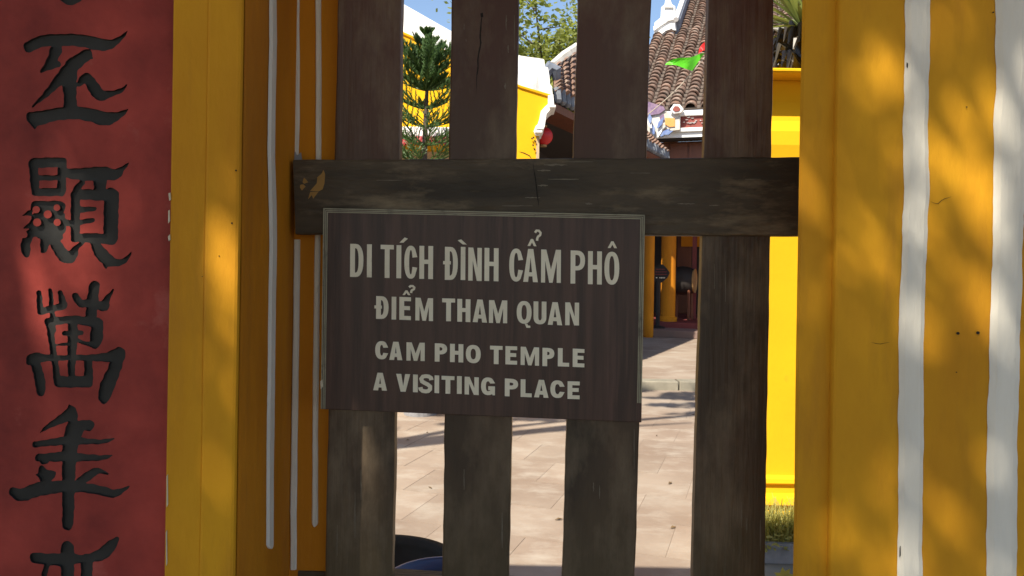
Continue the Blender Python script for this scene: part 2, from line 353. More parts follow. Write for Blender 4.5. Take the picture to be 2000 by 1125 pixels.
    out.append(([D((222,1010,34),(330,1020,38),(430,1020,40),(540,1012,24),(640,990,38),(700,940,36),(745,890,14)), D((430,945,42),(430,1125,42),(430,1300,36)),
        D((552,1020,38),(552,1180,38)), D((298,1060,18),(298,1170,18),(560,1170,20)), D((430,1240,30),(260,1310,14)), D((430,1240,30),(650,1310,20))], []))
    return out

def seg_field(XX, YY, strokes):
    d = np.full(XX.shape, 1e9)
    for st in strokes:
        # smooth the brush path
        p = np.array(st); n = len(p)
        if n > 2:
            q = []
            for i in range(n - 1):
                p0, p1, p2, p3 = p[max(i-1, 0)], p[i], p[i+1], p[min(i+2, n-1)]
                for t in np.linspace(0, 1, 5)[:-1]:
                    q.append(0.5*((2*p1)+(-p0+p2)*t+(2*p0-5*p1+4*p2-p3)*t*t+(-p0+3*p1-3*p2+p3)*t**3))
            q.append(p[-1]); p = np.array(q); p[:, 2] = np.maximum(p[:, 2], .5)
        for i in range(len(p) - 1):
            ax, ay, ar = p[i]; bx, by, br = p[i+1]
            vx, vy = bx-ax, by-ay; L = vx*vx+vy*vy + 1e-9
            t = np.clip(((XX-ax)*vx+(YY-ay)*vy)/L, 0, 1)
            d = np.minimum(d, np.hypot(XX-ax-t*vx, YY-ay-t*vy) - (ar+(br-ar)*t))
    return d

def contours(x0, y0, F, step):
    """marching squares, returns closed loops of (x,y)"""
    H, W = F.shape; nxt = {}; pt = {}
    def e(i, j, di, dj):
        a, bb = F[i, j], F[i+di, j+dj]; t = a/(a-bb)
        key = (i, j, di); pt[key] = (x0+(j+dj*t)*step, y0+(i+di*t)*step); return key
    neg = F < 0
    cells = np.argwhere((neg[:-1, :-1].astype(int)+neg[1:, :-1]+neg[:-1, 1:]+neg[1:, 1:]) % 4 != 0)
    for i, j in cells:
        c = (neg[i, j], neg[i, j+1], neg[i+1, j+1], neg[i+1, j])
        T = lambda: e(i, j, 0, 1); Rr = lambda: e(i, j+1, 1, 0); Bt = lambda: e(i+1, j, 0, 1); L = lambda: e(i, j, 1, 0)
        sides = [('T', c[0], c[1]), ('R', c[1], c[2]), ('B', c[2], c[3]), ('L', c[3], c[0])]
        fn = {'T': T, 'R': Rr, 'B': Bt, 'L': L}
        enter = [s for s, p, q in sides if p and not q]; leave = [s for s, p, q in sides if q and not p]
        order = 'TRBL'
        for s in enter:
            k = order.index(s)
            for m_ in range(1, 4):
                t = order[(k+m_) % 4]
                if t in leave: nxt[fn[s]()] = fn[t](); leave.remove(t); break
    loops = []; seen = set()
    for k in list(nxt):
        if k in seen: continue
        lp = []; c = k
        while c in nxt and c not in seen: seen.add(c); lp.append(pt[c]); c = nxt[c]
        if len(lp) > 8: loops.append(lp)
    return loops

def area(l): return 0.5*sum(l[i-1][0]*l[i][1]-l[i][0]*l[i-1][1] for i in range(len(l)))
def smooth_loop(l):
    a = np.array(l)
    for _ in range(2): a = (np.roll(a, 1, 0)+2*a+np.roll(a, -1, 0))/4
    keep = [a[0]]
    for p in a[1:]:
        if np.hypot(*(p-keep[-1])) > 1.6: keep.append(p)
    return [tuple(p) for p in keep]

YP = YF + 0.012                      # face of the red panel, set back from its ochre border
PD = 0.0055                          # depth of the carving
PL, PR, PZ0, PZ1 = X(-330, YP), X(331, YP), 0.35, 2.38
panel = MB(LO); outer_holes = []; islands = []; floors = []
for strokes, holes in chars():
    allp = np.array([p for s_ in strokes for p in s_]); pad = 16
    x0, x1 = allp[:, 0].min()-pad, allp[:, 0].max()+pad; y0, y1 = allp[:, 1].min()-pad, allp[:, 1].max()+pad
    step = 1.0; xs = np.arange(x0, x1, step); ys = np.arange(y0, y1, step); XX, YY = np.meshgrid(xs, ys)
    F = seg_field(XX, YY, strokes)
    F += 0.9*np.sin(XX*.23+YY*.11)*np.sin(YY*.31-XX*.07)
    if holes: F = np.maximum(F, -seg_field(XX, YY, holes))
    F[0, :] = F[-1, :] = 5; F[:, 0] = F[:, -1] = 5
    F[np.abs(F) < 1e-6] = 1e-6
    lps = [smooth_loop(l) for l in contours(x0, y0, F, step)]
    lps = [l for l in lps if len(l) > 5 and abs(area(l)) > 25]
    big = max(lps, key=lambda l: abs(area(l))); sg = math.copysign(1, area(big))
    outs = [l for l in lps if area(l)*sg > 0]; ins = [l for l in lps if area(l)*sg < 0]
    W = lambda l, Y: [at(x, y, Y) for x, y in l]
    cm = MB(LO)
    def inside(p, poly):
        c = False; x, y = p
        for i in range(len(poly)):
            (xa, ya), (xb, yb) = poly[i-1], poly[i]
            if (ya > y) != (yb > y) and x < (xb-xa)*(y-ya)/(yb-ya)+xa: c = not c
        return c
    for o_ in outs:
        hs = [h for h in ins if inside(h[0], o_)]
        rings = [W(o_, YP)] + [W(h, YP) for h in hs]
        flat = [p for r_ in rings for p in r_]
        tri = geometry.tessellate_polygon([[Vector((p.x, p.z, 0)) for p in r_] for r_ in rings])
        dn = Vector((0, PD, 0))
        cm.add([p + dn for p in flat], tri)
        outer_holes.append(rings[0]); islands += rings[1:]
        for r_ in rings:                                   # carved sides
            n = len(r_); cm.add(list(r_) + [p + dn for p in r_], [(i, (i+1) % n, (i+1) % n + n, i+n) for i in range(n)])
    floors.append(cm)
rect = [Vector((PL, YP, PZ0)), Vector((PR, YP, PZ0)), Vector((PR, YP, PZ1)), Vector((PL, YP, PZ1))]
rings = [rect] + outer_holes
flat = [p for r_ in rings for p in r_]
panel.add(flat, geometry.tessellate_polygon([[Vector((p.x, p.z, 0)) for p in r_] for r_ in rings]))
for r_ in islands: panel.add(r_, geometry.tessellate_polygon([[Vector((p.x, p.z, 0)) for p in r_]]))
panel.add([Vector((PL, YP+PD+.004, PZ0)), Vector((PR, YP+PD+.004, PZ0)), Vector((PR, YP+PD+.004, PZ1)), Vector((PL, YP+PD+.004, PZ1))], [(0, 1, 2, 3)])
pan = panel.build('red_panel', M['red'], left, fix=False)
for cm in floors: cm.build('carved_character', M['ink'], pan, fix=False)

# --- ochre border, the step at px 400, the jamb reveal and its return
def slab(nm, xl, xr, Y, Yb, m, parent, z0=ZB, z1=ZT, seed=0, amp=.0016, both=True, origin=None, bevel=.003, n=48):
    """upright slab with hand-trowelled (slightly uneven) front corners"""
    q = MB(origin if origin is not None else LO); vs = []; fs = []
    for i in range(n+1):
        z = z0+(z1-z0)*i/n
        l = xl + wob(z, amp, 3.1, seed+1) + wob(z, amp*.5, 11, seed+2); r_ = xr + wob(z, amp, 3.1, seed+3) + wob(z, amp*.5, 11, seed+4)
        c = bevel
        vs += [(l, Yb, z), (l, Y+c, z), (l+c*.3, Y+c*.3, z), (l+c, Y, z), (r_-c, Y, z), (r_-c*.3, Y+c*.3, z), (r_, Y+c, z), (r_, Yb, z)]
    for i in range(n):
        for k in range(7):
            fs.append((i*8+k, i*8+k+1, (i+1)*8+k+1, (i+1)*8+k))
        fs.append((i*8+7, i*8, (i+1)*8, (i+1)*8+7))
    fs += [tuple(range(8)), tuple(n*8+k for k in range(7, -1, -1))]
    q.add(vs, fs)
    return q.build(nm, m, parent, fix=False)
xA, xB, xC = X(329, YF), X(398, YF), X(465, YF-.004)
slab('border', xA, xB+.002, YF, YF+.10, M['yellow'], left, seed=3, amp=.0012)
slab('border', xB, xC, YF-.004, YF+.34, M['yellow'], left, seed=9, amp=.0012, bevel=.006)
YR = 1.56
xD, xE = xC + .003, X(662, YR)
slab('pillar_core', PL-.3, xB, YP+.012, YF+.6, M['orange'], left, seed=21)
slab('jamb', xD-.05, xE, YR, YR+.28, M['orange'], left, seed=14, amp=.001, z1=2.29)  # yellow jamb in deeper orange: its shade is put into the colour
jr = MB(LO)                                                     # reveal skin facing the gate, its shade put into a deeper orange
n = 60
vs = []
for i in range(n+1):
    z = ZB+(ZT-ZB)*i/n
    vs += [(xC+.0015+wob(z, .0012, 4, 31), YF+.004, z), (xC+.003+wob(z, .0014, 3, 32), (YF+YR)/2, z), (xC+.002, YR+.002, z)]
jr.add(vs, [(i*3+k, i*3+k+1, i*3+k+4, i*3+k+3) for i in range(n) for k in (0, 1)])
jr.build('reveal', M['orange'], left, fix=False)

def stripe(nm, line, hw, toworld, nrm, parent, origin, m, seed, th=.0042, n=110, round_end=False):
    """hand-painted raised white line; line=[(px,py),...], hw half-width in px"""
    q = MB(origin); nrm = Vector(nrm)*th; vs = []; fs = []
    ys = [p[1] for p in line]; y0, y1 = ys[0], ys[-1]
    yl = [y0+(y1-y0)*i/n for i in range(n+1)]
    if round_end:
        ye = y1-hw*1.7; yl = [ye-(ye-y0)*(1-i/(n-14)) for i in range(n-14)]+[ye+(y1-ye)*math.sin(math.pi/2*j/14) for j in range(15)]
    n = len(yl)-1
    for y in yl:
        x = float(np.interp(y, ys, [p[0] for p in line]))
        h = hw
        if round_end and y > y1-hw*1.6: h = hw*math.sqrt(max(.02, 1-((y-(y1-hw*1.6))/(hw*1.6))**2))
        a = x-h+wob(y/100, hw*.10, 1.6, seed)+wob(y/100, hw*.05, 6, seed+5); c = x+h+wob(y/100, hw*.10, 1.6, seed+2)+wob(y/100, hw*.05, 6, seed+7)
        A_, B_ = toworld(a, y), toworld(c, y)
        vs += [A_, A_*.8+B_*.2+nrm, A_*.2+B_*.8+nrm, B_]
    for i in range(n):
        for k in range(3): fs.append((i*4+k, i*4+k+1, (i+1)*4+k+1, (i+1)*4+k))
    q.add(vs, fs)
    return q.build(nm, m, parent, fix=False, smooth=False)
def on_reveal(px, py):
    d = ray(px, py); t = (xC+.0035)/d.x; return Vector((xC+.0035, t, EYE+d.z*t))
on_jamb = lambda px, py: at(px, py, YR-.001)
stripe('white_line', [(531.5, -60), (533, 80), (530, 200), (529, 300), (533, 450), (530, 650), (527, 900), (526.5, 1072)], 6.6, on_reveal, (1, 0, 0), left, LO, M['white'], 41, round_end=True)
stripe('white_line', [(578, -60), (579, 100), (579, 250), (577, 303)], 6.5, lambda a, y: at(a, y, YR-.001), (0, -1, 0), left, LO, M['white'], 47, n=40)
stripe('white_line', [(580, 468), (579, 600), (576, 800), (573, 1000), (573, 1112)], 6.5, lambda a, y: at(a, y, YR-.001), (0, -1, 0), left, LO, M['white'], 53, n=50)
stripe('white_line', [(621, -60), (622, 100), (622, 300), (620, 500), (616, 800), (615, 1028)], 5.8, on_jamb, (0, -1, 0), left, LO, M['white'], 59, round_end=True)

def blot(nm, pts, toworld, m, parent, origin, nrm=(0, -1, 0), th=.0012):
    q = MB(origin); W_ = [toworld(x, y) for x, y in pts]; f_ = [p+Vector(nrm)*th for p in W_]
    q.prism(f_, Vector(nrm)*-th*1.5)
    return q.build(nm, m, parent)
for pts in ([(329.5, 378), (333, 376), (334, 390), (331, 392)], [(329, 412), (331.5, 410), (332, 432), (329, 436)], [(328.5, 462), (332, 458), (333, 468), (330, 471)], [(326, 930), (328, 926), (328.5, 985), (326, 990)], [(324.5, 1040), (326.5, 1035), (327, 1100), (325, 1105)]):
    blot('paint_chip', pts, lambda x, y: at(x, y, YF-.0002), M['chip'], left, LO)
blot('paint_chip', [(570, 303), (577, 296), (580, 304), (588, 298), (590, 312), (575, 313)], lambda x, y: at(x, y, YR-.006), M['greystone'], left, LO)
for x, y, r_ in ((461, 333, 1.6), (453, 436, 1.5), (428, 500, 1.0), (395, 540, .8)):
    blot('nail_hole', [(x+r_*math.cos(t), y+r_*1.2*math.sin(t)) for t in np.linspace(0, 6.28, 8)[:-1]], lambda a, b_: at(a, b_, YF-.0045), M['crack'], left, LO, th=.0006)

# ================================================================= RIGHT GATE PILLAR
right = thing('gate_pillar', 'ochre gate pillar with two wide white painted stripes, right of the wooden gate', 'pillar', (.95, YF, 0))
RO = Vector(right.location)
YS = YF + .014
xl, xs_, xr = X(1557, YS), X(1630, YF), X(2600, YF)
q = MB(RO); vs = []; n = 50
for i in range(n+1):                                            # thin lip the gate closes against
    z = ZB+(ZT-ZB)*i/n; e_ = wob(z, .0014, 3, 71)
    vs += [(xl+e_+.034, YS+.035, z), (xl+e_+.002, YS+.004, z), (xl+e_+.006, YS, z), (xs_+.01, YS, z), (xs_+.03, YS+.035, z)]
q.add(vs, [(i*5+k, i*5+(k+1) % 5, (i+1)*5+(k+1) % 5, (i+1)*5+k) for i in range(n) for k in range(5)])
q.build('lip', M['yellow'], right, fix=False)
slab('pillar_face', xs_, xr, YF, YF+.04, M['yellow'], right, seed=81, amp=.0012, origin=RO, bevel=.006)
slab('pillar_core', X(1700, YF+.04)+.06, xr, YF+.041, YF+.24, M['yellow'], right, seed=83, origin=RO)
on_face = lambda px, py: at(px, py, YF-.0008)
stripe('white_line', [(1794, -60), (1793, 60), (1790, 150), (1788, 260), (1790, 340), (1787, 480), (1782, 560), (1780, 700), (1779, 900), (1777, 1180)], 24.5, on_face, (0, -1, 0), right, RO, M['white'], 91, n=90)
stripe('white_line', [(1974, -60), (1975, 100), (1972, 200), (1970, 380), (1967, 520), (1962, 680), (1958, 850), (1956, 1180)], 30, on_face, (0, -1, 0), right, RO, M['white'], 97, n=90)
for x, y, r_ in ((1871, 651, 3.2), (1910, 650, 3.4), (1868, 727, 1.2), (1940, 24, 1.6), (1888, 209, 1.4)):
    blot('nail_hole', [(x+r_*math.cos(t), y+r_*.9*math.sin(t)) for t in np.linspace(0, 6.28, 9)[:-1]], lambda a, b_: at(a, b_, YF-.0016 if a > 1800 else YF-.004), M['crack'], right, RO, th=.0006)
def crack(nm, pts, toworld, wpx, parent, origin, seed, nrm=(0, -1, 0)):
    q = MB(origin); L_ = []
    for i in range(len(pts)-1):
        for t in np.linspace(0, 1, 7)[:-1]:
            L_.append((pts[i][0]+(pts[i+1][0]-pts[i][0])*t + noise.noise(Vector((i+t, seed, 0)))*2.2, pts[i][1]+(pts[i+1][1]-pts[i][1])*t + noise.noise(Vector((i+t, seed, 9)))*2.2))
    L_.append(pts[-1]); m_ = len(L_); vs = []
    for i, p in enumerate(L_):
        a, c = L_[max(i-1, 0)], L_[min(i+1, m_-1)]; d = Vector((c[0]-a[0], c[1]-a[1])).normalized()
        h = wpx*math.sin(math.pi*(i+.4)/(m_+.2))*(.7+.5*random.random())
        vs += [toworld(p[0]-d.y*h, p[1]+d.x*h)+Vector(nrm)*.0006, toworld(p[0]+d.y*h, p[1]-d.x*h)+Vector(nrm)*.0006]
    q.add(vs, [(2*i, 2*i+1, 2*i+3, 2*i+2) for i in range(m_-1)])
    return q.build(nm, M['crack'], parent, fix=False)
crack('hairline_crack', [(1815, 392), (1832, 398), (1845, 388), (1858, 384)], on_face, .55, right, RO, 3)
crack('hairline_crack', [(1700, 668), (1720, 672), (1738, 668)], on_face, .45, right, RO, 4)
for pts in ([(1771, 122), (1773, 124), (1772.5, 133), (1770.5, 130)], [(1757, 1070), (1758.6, 1066), (1759, 1084), (1757, 1088)]):
    blot('paint_chip', pts, lambda a, b_: at(a, b_, YF-.0036), M['crack'], right, RO, th=.0007)

# unseen lintel added above the gate to hold back sky light
gr0 = Vector((0, 1.5, 2.3))
gro = thing('added_lintel', 'unseen ochre lintel added over the two gate pillars to hold back sky light', 'lintel', gr0)
g = MB(gr0); g.box((-.47, YF+.02, 2.30), (.60, 1.80, 2.45)); g.build('beam', M['yellow'], gro, bevel=.01)
g = MB(gr0); g.box((-2.2, YF-.10, 2.452), (2.6, 1.86, 2.50)); g.build('coping', M['white'], gro, bevel=.012)
# ================================================================= WOODEN GATE
YG, KG = 1.515, 0.05
gate = thing('wooden_gate', 'dark brown slatted wooden gate between two ochre pillars', 'gate', (.05, YG, 0))
GO = Vector(gate.location)
GN = Vector((-KG, -1, 0)).normalized()                         # towards the viewer
def on_gate(px, py, back=0.0): return at(px, py, YG, KG) - GN*back

def beam(nm, a0, a1, b0, b1, back, th, m, seed, n=60, c=.004, amp=.0012, parent=None, cap=True):
    """timber whose front face runs from edge a0-a1 to edge b0-b1 (world points), uneven worn edges"""
    q = MB(GO); vs = []; fs = []
    ax = (b0-a0).normalized()
    for i in range(n+1):
        t = i/n; A_ = a0.lerp(a1, t); B_ = b0.lerp(b1, t); s_ = (A_-a0).length
        A_ = A_ + ax*(wob(s_, amp, 6, seed)+wob(s_, amp*.8, 25, seed+1)); B_ = B_ + ax*(wob(s_, amp, 6, seed+2)+wob(s_, amp*.8, 25, seed+3))
        d = GN*-th; f_ = GN*wob(s_, .0006, 8, seed+4)
        cc = c*(1+.5*noise.noise(Vector((s_*14, seed, 3))))
        vs += [A_+d, A_-GN*cc, A_-GN*cc*.3+ax*cc*.3, A_+ax*cc+f_, B_-ax*cc+f_, B_-GN*cc*.3-ax*cc*.3, B_-GN*cc, B_+d]
    for i in range(n):
        for k in range(8): fs.append((i*8+k, i*8+(k+1) % 8, (i+1)*8+(k+1) % 8, (i+1)*8+k))
    fs += [tuple(range(8)), tuple(n*8+k for k in range(7, -1, -1))]
    q.add(vs, fs)
    return q.build(nm, m, parent, fix=True)
def ext(p, q_, t): return (p[0]+(q_[0]-p[0])*t, p[1]+(q_[1]-p[1])*t)
slats = [((656, 0), (788, 0), (630, 1125), (769, 1125)), ((880, 0), (1018, 0), (862, 1125), (998, 1125)),
         ((1129, 0), (1277, 0), (1098, 1125), (1246, 1125)), ((1387, 0), (1515, 0), (1356, 1125), (1497, 1125))]
SB = .013
slat_objs = []
for i, (tl, tr, bl, br) in enumerate(slats):
    # right hand side faces show a little: pull the front edge in by their width
    inset = (6, 5, 4, -1)[i]
    tr2, br2 = (tr[0]-inset, tr[1]), (br[0]-inset, br[1])
    a0 = on_gate(*ext(tl, bl, -.30), SB); a1 = on_gate(*ext(tl, bl, 1.55), SB); b0 = on_gate(*ext(tr2, br2, -.30), SB); b1 = on_gate(*ext(tr2, br2, 1.55), SB)
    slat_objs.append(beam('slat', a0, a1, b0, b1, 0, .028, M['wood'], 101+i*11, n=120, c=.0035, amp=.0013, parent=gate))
top = beam('rail', on_gate(572, 312), on_gate(1600, 307), on_gate(577, 457), on_gate(1600, 461), 0, .042, M['rail'], 203, n=110, c=.004, amp=.0011, parent=gate)
bot = beam('rail', on_gate(568, 1131, .043), on_gate(1600, 1198, .043), on_gate(566, 1280, .043), on_gate(1600, 1342, .043), 0, .04, M['rail'], 217, n=60, c=.004, parent=gate)
# cracks and peeling paint
crack('crack', [(940, 18), (940, 30), (937, 60), (938, 80), (932, 115), (930, 145), (930, 180)], lambda x, y: on_gate(x, y, SB), 1.5, slat_objs[1], GO, 5)
blot('knot_hole', [(937, 22), (942, 21), (943, 29), (938, 30)], lambda x, y: on_gate(x, y, SB), M['crack'], slat_objs[1], GO, th=.0008)
crack('crack', [(1041, 316), (1046, 350), (1049, 380), (1052, 404)], lambda x, y: on_gate(x, y), 1.2, top, GO, 6)
M['peel'] = pmat('old_ochre_smear', (0.36, 0.20, 0.05), (0.26, 0.15, 0.04), scale=40, rough=0.8)
for pts in ([(632, 332), (635, 340), (634, 358), (630, 370), (622, 374), (606, 373), (612, 366), (619, 358), (620, 346), (628, 340)], [(606, 375), (622, 375), (617, 381), (612, 388), (609, 381), (602, 389)], [(594, 347), (598, 351), (602, 356), (594, 359), (591, 356)], [(587, 361), (592, 360), (597, 364), (590, 372), (586, 366)]):
    blot('peeled_patch', pts, lambda x, y: on_gate(x, y), M['peel'], top, GO, nrm=GN, th=.0009)
M['scuff'] = pmat('scuffed_wood', (0.17, 0.15, 0.11), (0.12, 0.10, 0.075), scale=40, rough=0.8)
rs = random.Random(4)
def scuff(par, toW, cx_, cy_, ln, hh):
    pts = []; k = 9
    for i in range(k): pts.append((cx_-ln/2+ln*i/(k-1), cy_-hh*rs.random()*math.sin(math.pi*(i+.3)/(k-.4))-.3))
    for i in range(k-1, -1, -1): pts.append((cx_-ln/2+ln*i/(k-1)+.3, cy_+hh*rs.random()*math.sin(math.pi*(i+.3)/(k-.4))+.3))
    blot('scuff', pts, toW, M['scuff'], par, GO, nrm=GN, th=.0005)
def vscuff(par, cx_, cy_, wd, ln):
    pts = []; k = 9
    for i in range(k): pts.append((cx_-wd*rs.random()*math.sin(math.pi*(i+.3)/(k-.4))-.3, cy_-ln/2+ln*i/(k-1)))
    for i in range(k-1, -1, -1): pts.append((cx_+wd*rs.random()*math.sin(math.pi*(i+.3)/(k-.4))+.3, cy_-ln/2+ln*i/(k-1)+.3))
    blot('scuff', pts, lambda x, y: on_gate(x, y, SB), M['scuff'], par, GO, nrm=GN, th=.0005)
for si, cx_, cy_, wd, ln in ((1, 905, 48, .8, 12), (1, 988, 40, 1.2, 30), (1, 992, 92, 1.6, 16), (1, 1004, 60, .7, 70), (1, 986, 165, 2.2, 12), (1, 909, 75, .8, 6), (3, 1405, 70, 1.4, 8), (3, 1500, 66, 1.0, 22),
        (0, 690, 1010, 1.2, 90), (0, 702, 950, .8, 60), (1, 905, 940, .9, 40), (2, 1160, 955, 1.6, 18), (2, 1172, 965, 1.0, 26), (2, 1240, 880, .8, 80), (3, 1452, 1010, 1.4, 50), (3, 1462, 1030, 1.8, 30), (3, 1489, 1050, 1.2, 60), (3, 1420, 560, .8, 60), (3, 1398, 540, .7, 50), (0, 655, 1060, 1.0, 60), (1, 980, 1040, 1.0, 70)):
    vscuff(slat_objs[si], cx_, cy_, wd, ln)
for cx_, cy_, ln, hh in ((1085, 322, 46, 2.6), (1062, 333, 26, 1.6), (1100, 350, 60, 1.0), (1060, 362, 20, 2), (1040, 386, 30, 1.5), (1150, 398, 14, 2.5), (1010, 402, 60, .8), (1340, 398, 34, 1.2), (1395, 401, 20, .8), (1250, 338, 40, .7), (760, 352, 50, .7), (1470, 350, 30, .8), (1128, 316, 60, .8)):
    scuff(top, lambda x, y: on_gate(x, y), cx_, cy_, ln, hh)

# ================================================================= SIGN BOARD
sign = thing('sign_board', 'brown visitor sign with pale lettering hung on the wooden gate', 'sign', on_gate(945, 612))
SO = Vector(sign.location)
YSg = -.016
def on_sign(px, py, fwd=0.0): return on_gate(px, py, YSg) + GN*fwd
q = MB(SO)
TL, TR, BRc, BL = (636, 407), (1258, 420), (1251, 822), (631, 796)
q.prism([on_sign(*TL), on_sign(*TR), on_sign(*BRc), on_sign(*BL)], GN*-.014)
board = q.build('board', M['sign'], sign, bevel=.0012)
def bar(nm, p0, p1, wpx, off, side, m, parent, fwd=.0016):
    """thin raised bead along p0-p1, shifted inwards by off px"""
    d = Vector((p1[0]-p0[0], p1[1]-p0[1])).normalized(); nx, ny = -d.y*side, d.x*side
    c = [(p0[0]+nx*off, p0[1]+ny*off), (p1[0]+nx*off, p1[1]+ny*off), (p1[0]+nx*(off+wpx), p1[1]+ny*(off+wpx)), (p0[0]+nx*(off+wpx), p0[1]+ny*(off+wpx))]
    q = MB(SO); q.prism([on_sign(x, y, fwd) for x, y in c], GN*-(fwd+.0005)); return q.build(nm, m, parent)
for off, wd in ((0.6, 2.2), (4.3, 1.6), (7.2, 2.0)):
    bar('trim_bead', (TL[0]+off, TL[1]), (TR[0]-off, TR[1]), wd, off, 1, M['trim'], sign)
    bar('trim_bead', (BL[0], BL[1]-1), (TL[0], TL[1]+off), wd, off, 1, M['trim'], sign)
    bar('trim_bead', (TR[0], TR[1]+off), (BRc[0]+.6, BRc[1]-38), wd, off, 1, M['trim'], sign)
blot('paint_chip', [(631, 742), (635, 738), (636, 752), (632, 757)], lambda x, y: on_sign(x, y, .0016), M['chip'], sign, SO, nrm=GN)

# --- cut letters
def arc(cx_, cy_, rx, ry, a0, a1, n=9, p=2.3):
    o = []
    for i in range(n+1):
        a = R(a0+(a1-a0)*i/n); c, s_ = math.cos(a), math.sin(a)
        o.append((cx_+rx*math.copysign(abs(c)**(2/p), c), cy_+ry*math.copysign(abs(s_)**(2/p), s_)))
    return o
def glyph(ch, w, h, s, t):
    """loops ([outer],[holes]) in a w x h box, y up; s = stem, t = bar thickness"""
    rc = lambda x0, y0, x1, y1: [(x0, y0), (x1, y0), (x1, y1), (x0, y1)]
    if ch == 'I': return [([rc(0, 0, w, h)])]
    if ch == 'T': return [[[(w/2-s/2, 0), (w/2+s/2, 0), (w/2+s/2, h-t), (w, h-t), (w, h), (0, h), (0, h-t), (w/2-s/2, h-t)]]]
    if ch == 'L': return [[[(0, 0), (w, 0), (w, t), (s, t), (s, h), (0, h)]]]
    if ch == 'E':
        m0, m1 = h*.52-t/2, h*.52+t/2
        return [[[(0, 0), (w, 0), (w, t), (s, t), (s, m0), (w*.92, m0), (w*.92, m1), (s, m1), (s, h-t), (w, h-t), (w, h), (0, h)]]]
    if ch == 'H':
        m0, m1 = h*.52-t/2, h*.52+t/2
        return [[[(0, 0), (s, 0), (s, m0), (w-s, m0), (w-s, 0), (w, 0), (w, h), (w-s, h), (w-s, m1), (s, m1), (s, h), (0, h)]]]
    if ch == 'N': return [[[(0, 0), (s*.92, 0), (s*.92, h*.62), (w-s*1.02, 0), (w, 0), (w, h), (w-s*.92, h), (w-s*.92, h*.38), (s*1.02, h), (0, h)]]]
    if ch == 'M':
        k = s*.86
        return [[[(0, 0), (k, 0), (k, h*.66), (w/2-k*.42, 0), (w/2+k*.42, 0), (w-k, h*.66), (w-k, 0), (w, 0), (w, h), (w-k*1.25, h), (w/2, h*.40), (k*1.25, h), (0, h)]]]
    if ch == 'V': return [[[(w/2-s*.52, 0), (w/2+s*.52, 0), (w, h), (w-s*1.03, h), (w/2, h*.30), (s*1.03, h), (0, h)]]]
    if ch == 'A':
        b0, b1 = h*.17, h*.17+t*.95; 
        xl = lambda y: (w/2-s*.55)*y/h; xi = lambda y: s*1.03+(w/2-s*1.03)*(y/(h*.74))
        return [[[(0, 0), (s*1.03, 0), (xi(b0), b0), (w-xi(b0), b0), (w-s*1.03, 0), (w, 0), (w/2+s*.55, h), (w/2-s*.55, h)],
                 [(xi(b1), b1), (w-xi(b1), b1), (w/2, h*.74)]]]
    if ch == 'D':
        o = [(0, 0)] + arc(w*.42, h/2, w*.58, h/2, -90, 90, 14) + [(0, h)]
        i_ = [(s, t)] + arc(w*.42, h/2, w*.58-s, h/2-t, -90, 90, 14) + [(s, h-t)]
        return [[o, i_]]
    if ch == 'Đ':
        return [glyph('D', w*.88, h, s, t)[0] and [[(x+w*.12, y) for x, y in lp] for lp in glyph('D', w*.88, h, s, t)[0]],
                [rc(0, h*.52-t*.38, w*.12-.01, h*.52+t*.38)], [rc(w*.12+s+.01, h*.52-t*.38, w*.52, h*.52+t*.38)]]
    if ch == 'P':
        b = h*.40
        o = [(0, 0), (s, 0), (s, b)] + arc(w*.45, (h+b)/2, w*.55, (h-b)/2, -90, 90, 12) + [(0, h)]
        i_ = [(s, b+t)] + arc(w*.45, (h+b)/2, w*.55-s, (h-b)/2-t, -90, 90, 12) + [(s, h-t)]
        return [[o, i_]]
    if ch in 'OQ':
        g = [[arc(w/2, h/2, w/2, h/2, 0, 360, 28)[:-1], arc(w/2, h/2, w/2-s, h/2-t, 0, 360, 24)[:-1]]]
        if ch == 'Q': g.append([[(w*.55, -.01), (w*.72, -.01), (w*.76, -h*.07), (w*.92, -h*.08), (w*.92, -h*.17), (w*.66, -h*.17)]])
        return g
    if ch == 'C':
        o = arc(w/2, h/2, w/2, h/2, 40, 320, 24); i_ = arc(w/2, h/2, w/2-s, h/2-t, 320, 40, 24)
        o[0] = (w, h*.66); o[-1] = (w, h*.34); i_[0] = (w-s, h*.36); i_[-1] = (w-s, h*.64)
        return [[o+i_]]
    if ch == 'G':
        o = arc(w/2, h/2, w/2, h/2, 40, 300, 24); i_ = arc(w/2, h/2, w/2-s, h/2-t, 300, 40, 24)
        o[0] = (w, h*.68); i_[-1] = (w-s, h*.66)
        return [[o + [(w*.80, h*.06), (w*.84, 0), (w, 0), (w, h*.50), (w*.52, h*.50), (w*.52, h*.50-t), (w-s, h*.50-t), (w-s, h*.25)] + i_[2:]]]
    if ch == 'U':
        o = [(0, h)] + arc(w/2, h*.32, w/2, h*.32, 180, 360, 14) + [(w, h), (w-s, h)] + arc(w/2, h*.32, w/2-s, h*.32-t, 360, 180, 12) + [(s, h)]
        return [[o]]
    if ch == 'S':
        c = [(w*.93, h*.72), (w*.90, h*.84), (w*.74, h*.92), (w*.5, h*.935), (w*.26, h*.90), (w*.15, h*.77), (w*.20, h*.63), (w*.42, h*.54), (w*.66, h*.46), (w*.84, h*.35), (w*.83, h*.20), (w*.70, h*.09), (w*.48, h*.065), (w*.25, h*.09), (w*.11, h*.18), (w*.08, h*.29)]
        L_, R_ = [], []
        for i, p in enumerate(c):
            a, b_ = c[max(i-1, 0)], c[min(i+1, len(c)-1)]; d = Vector((b_[0]-a[0], b_[1]-a[1])).normalized()
            hx = .5*math.hypot(s*.92*d.y, t*d.x)
            L_.append((p[0]-d.y*hx, p[1]+d.x*hx)); R_.append((p[0]+d.y*hx, p[1]-d.x*hx))
        return [[L_+R_[::-1]]]
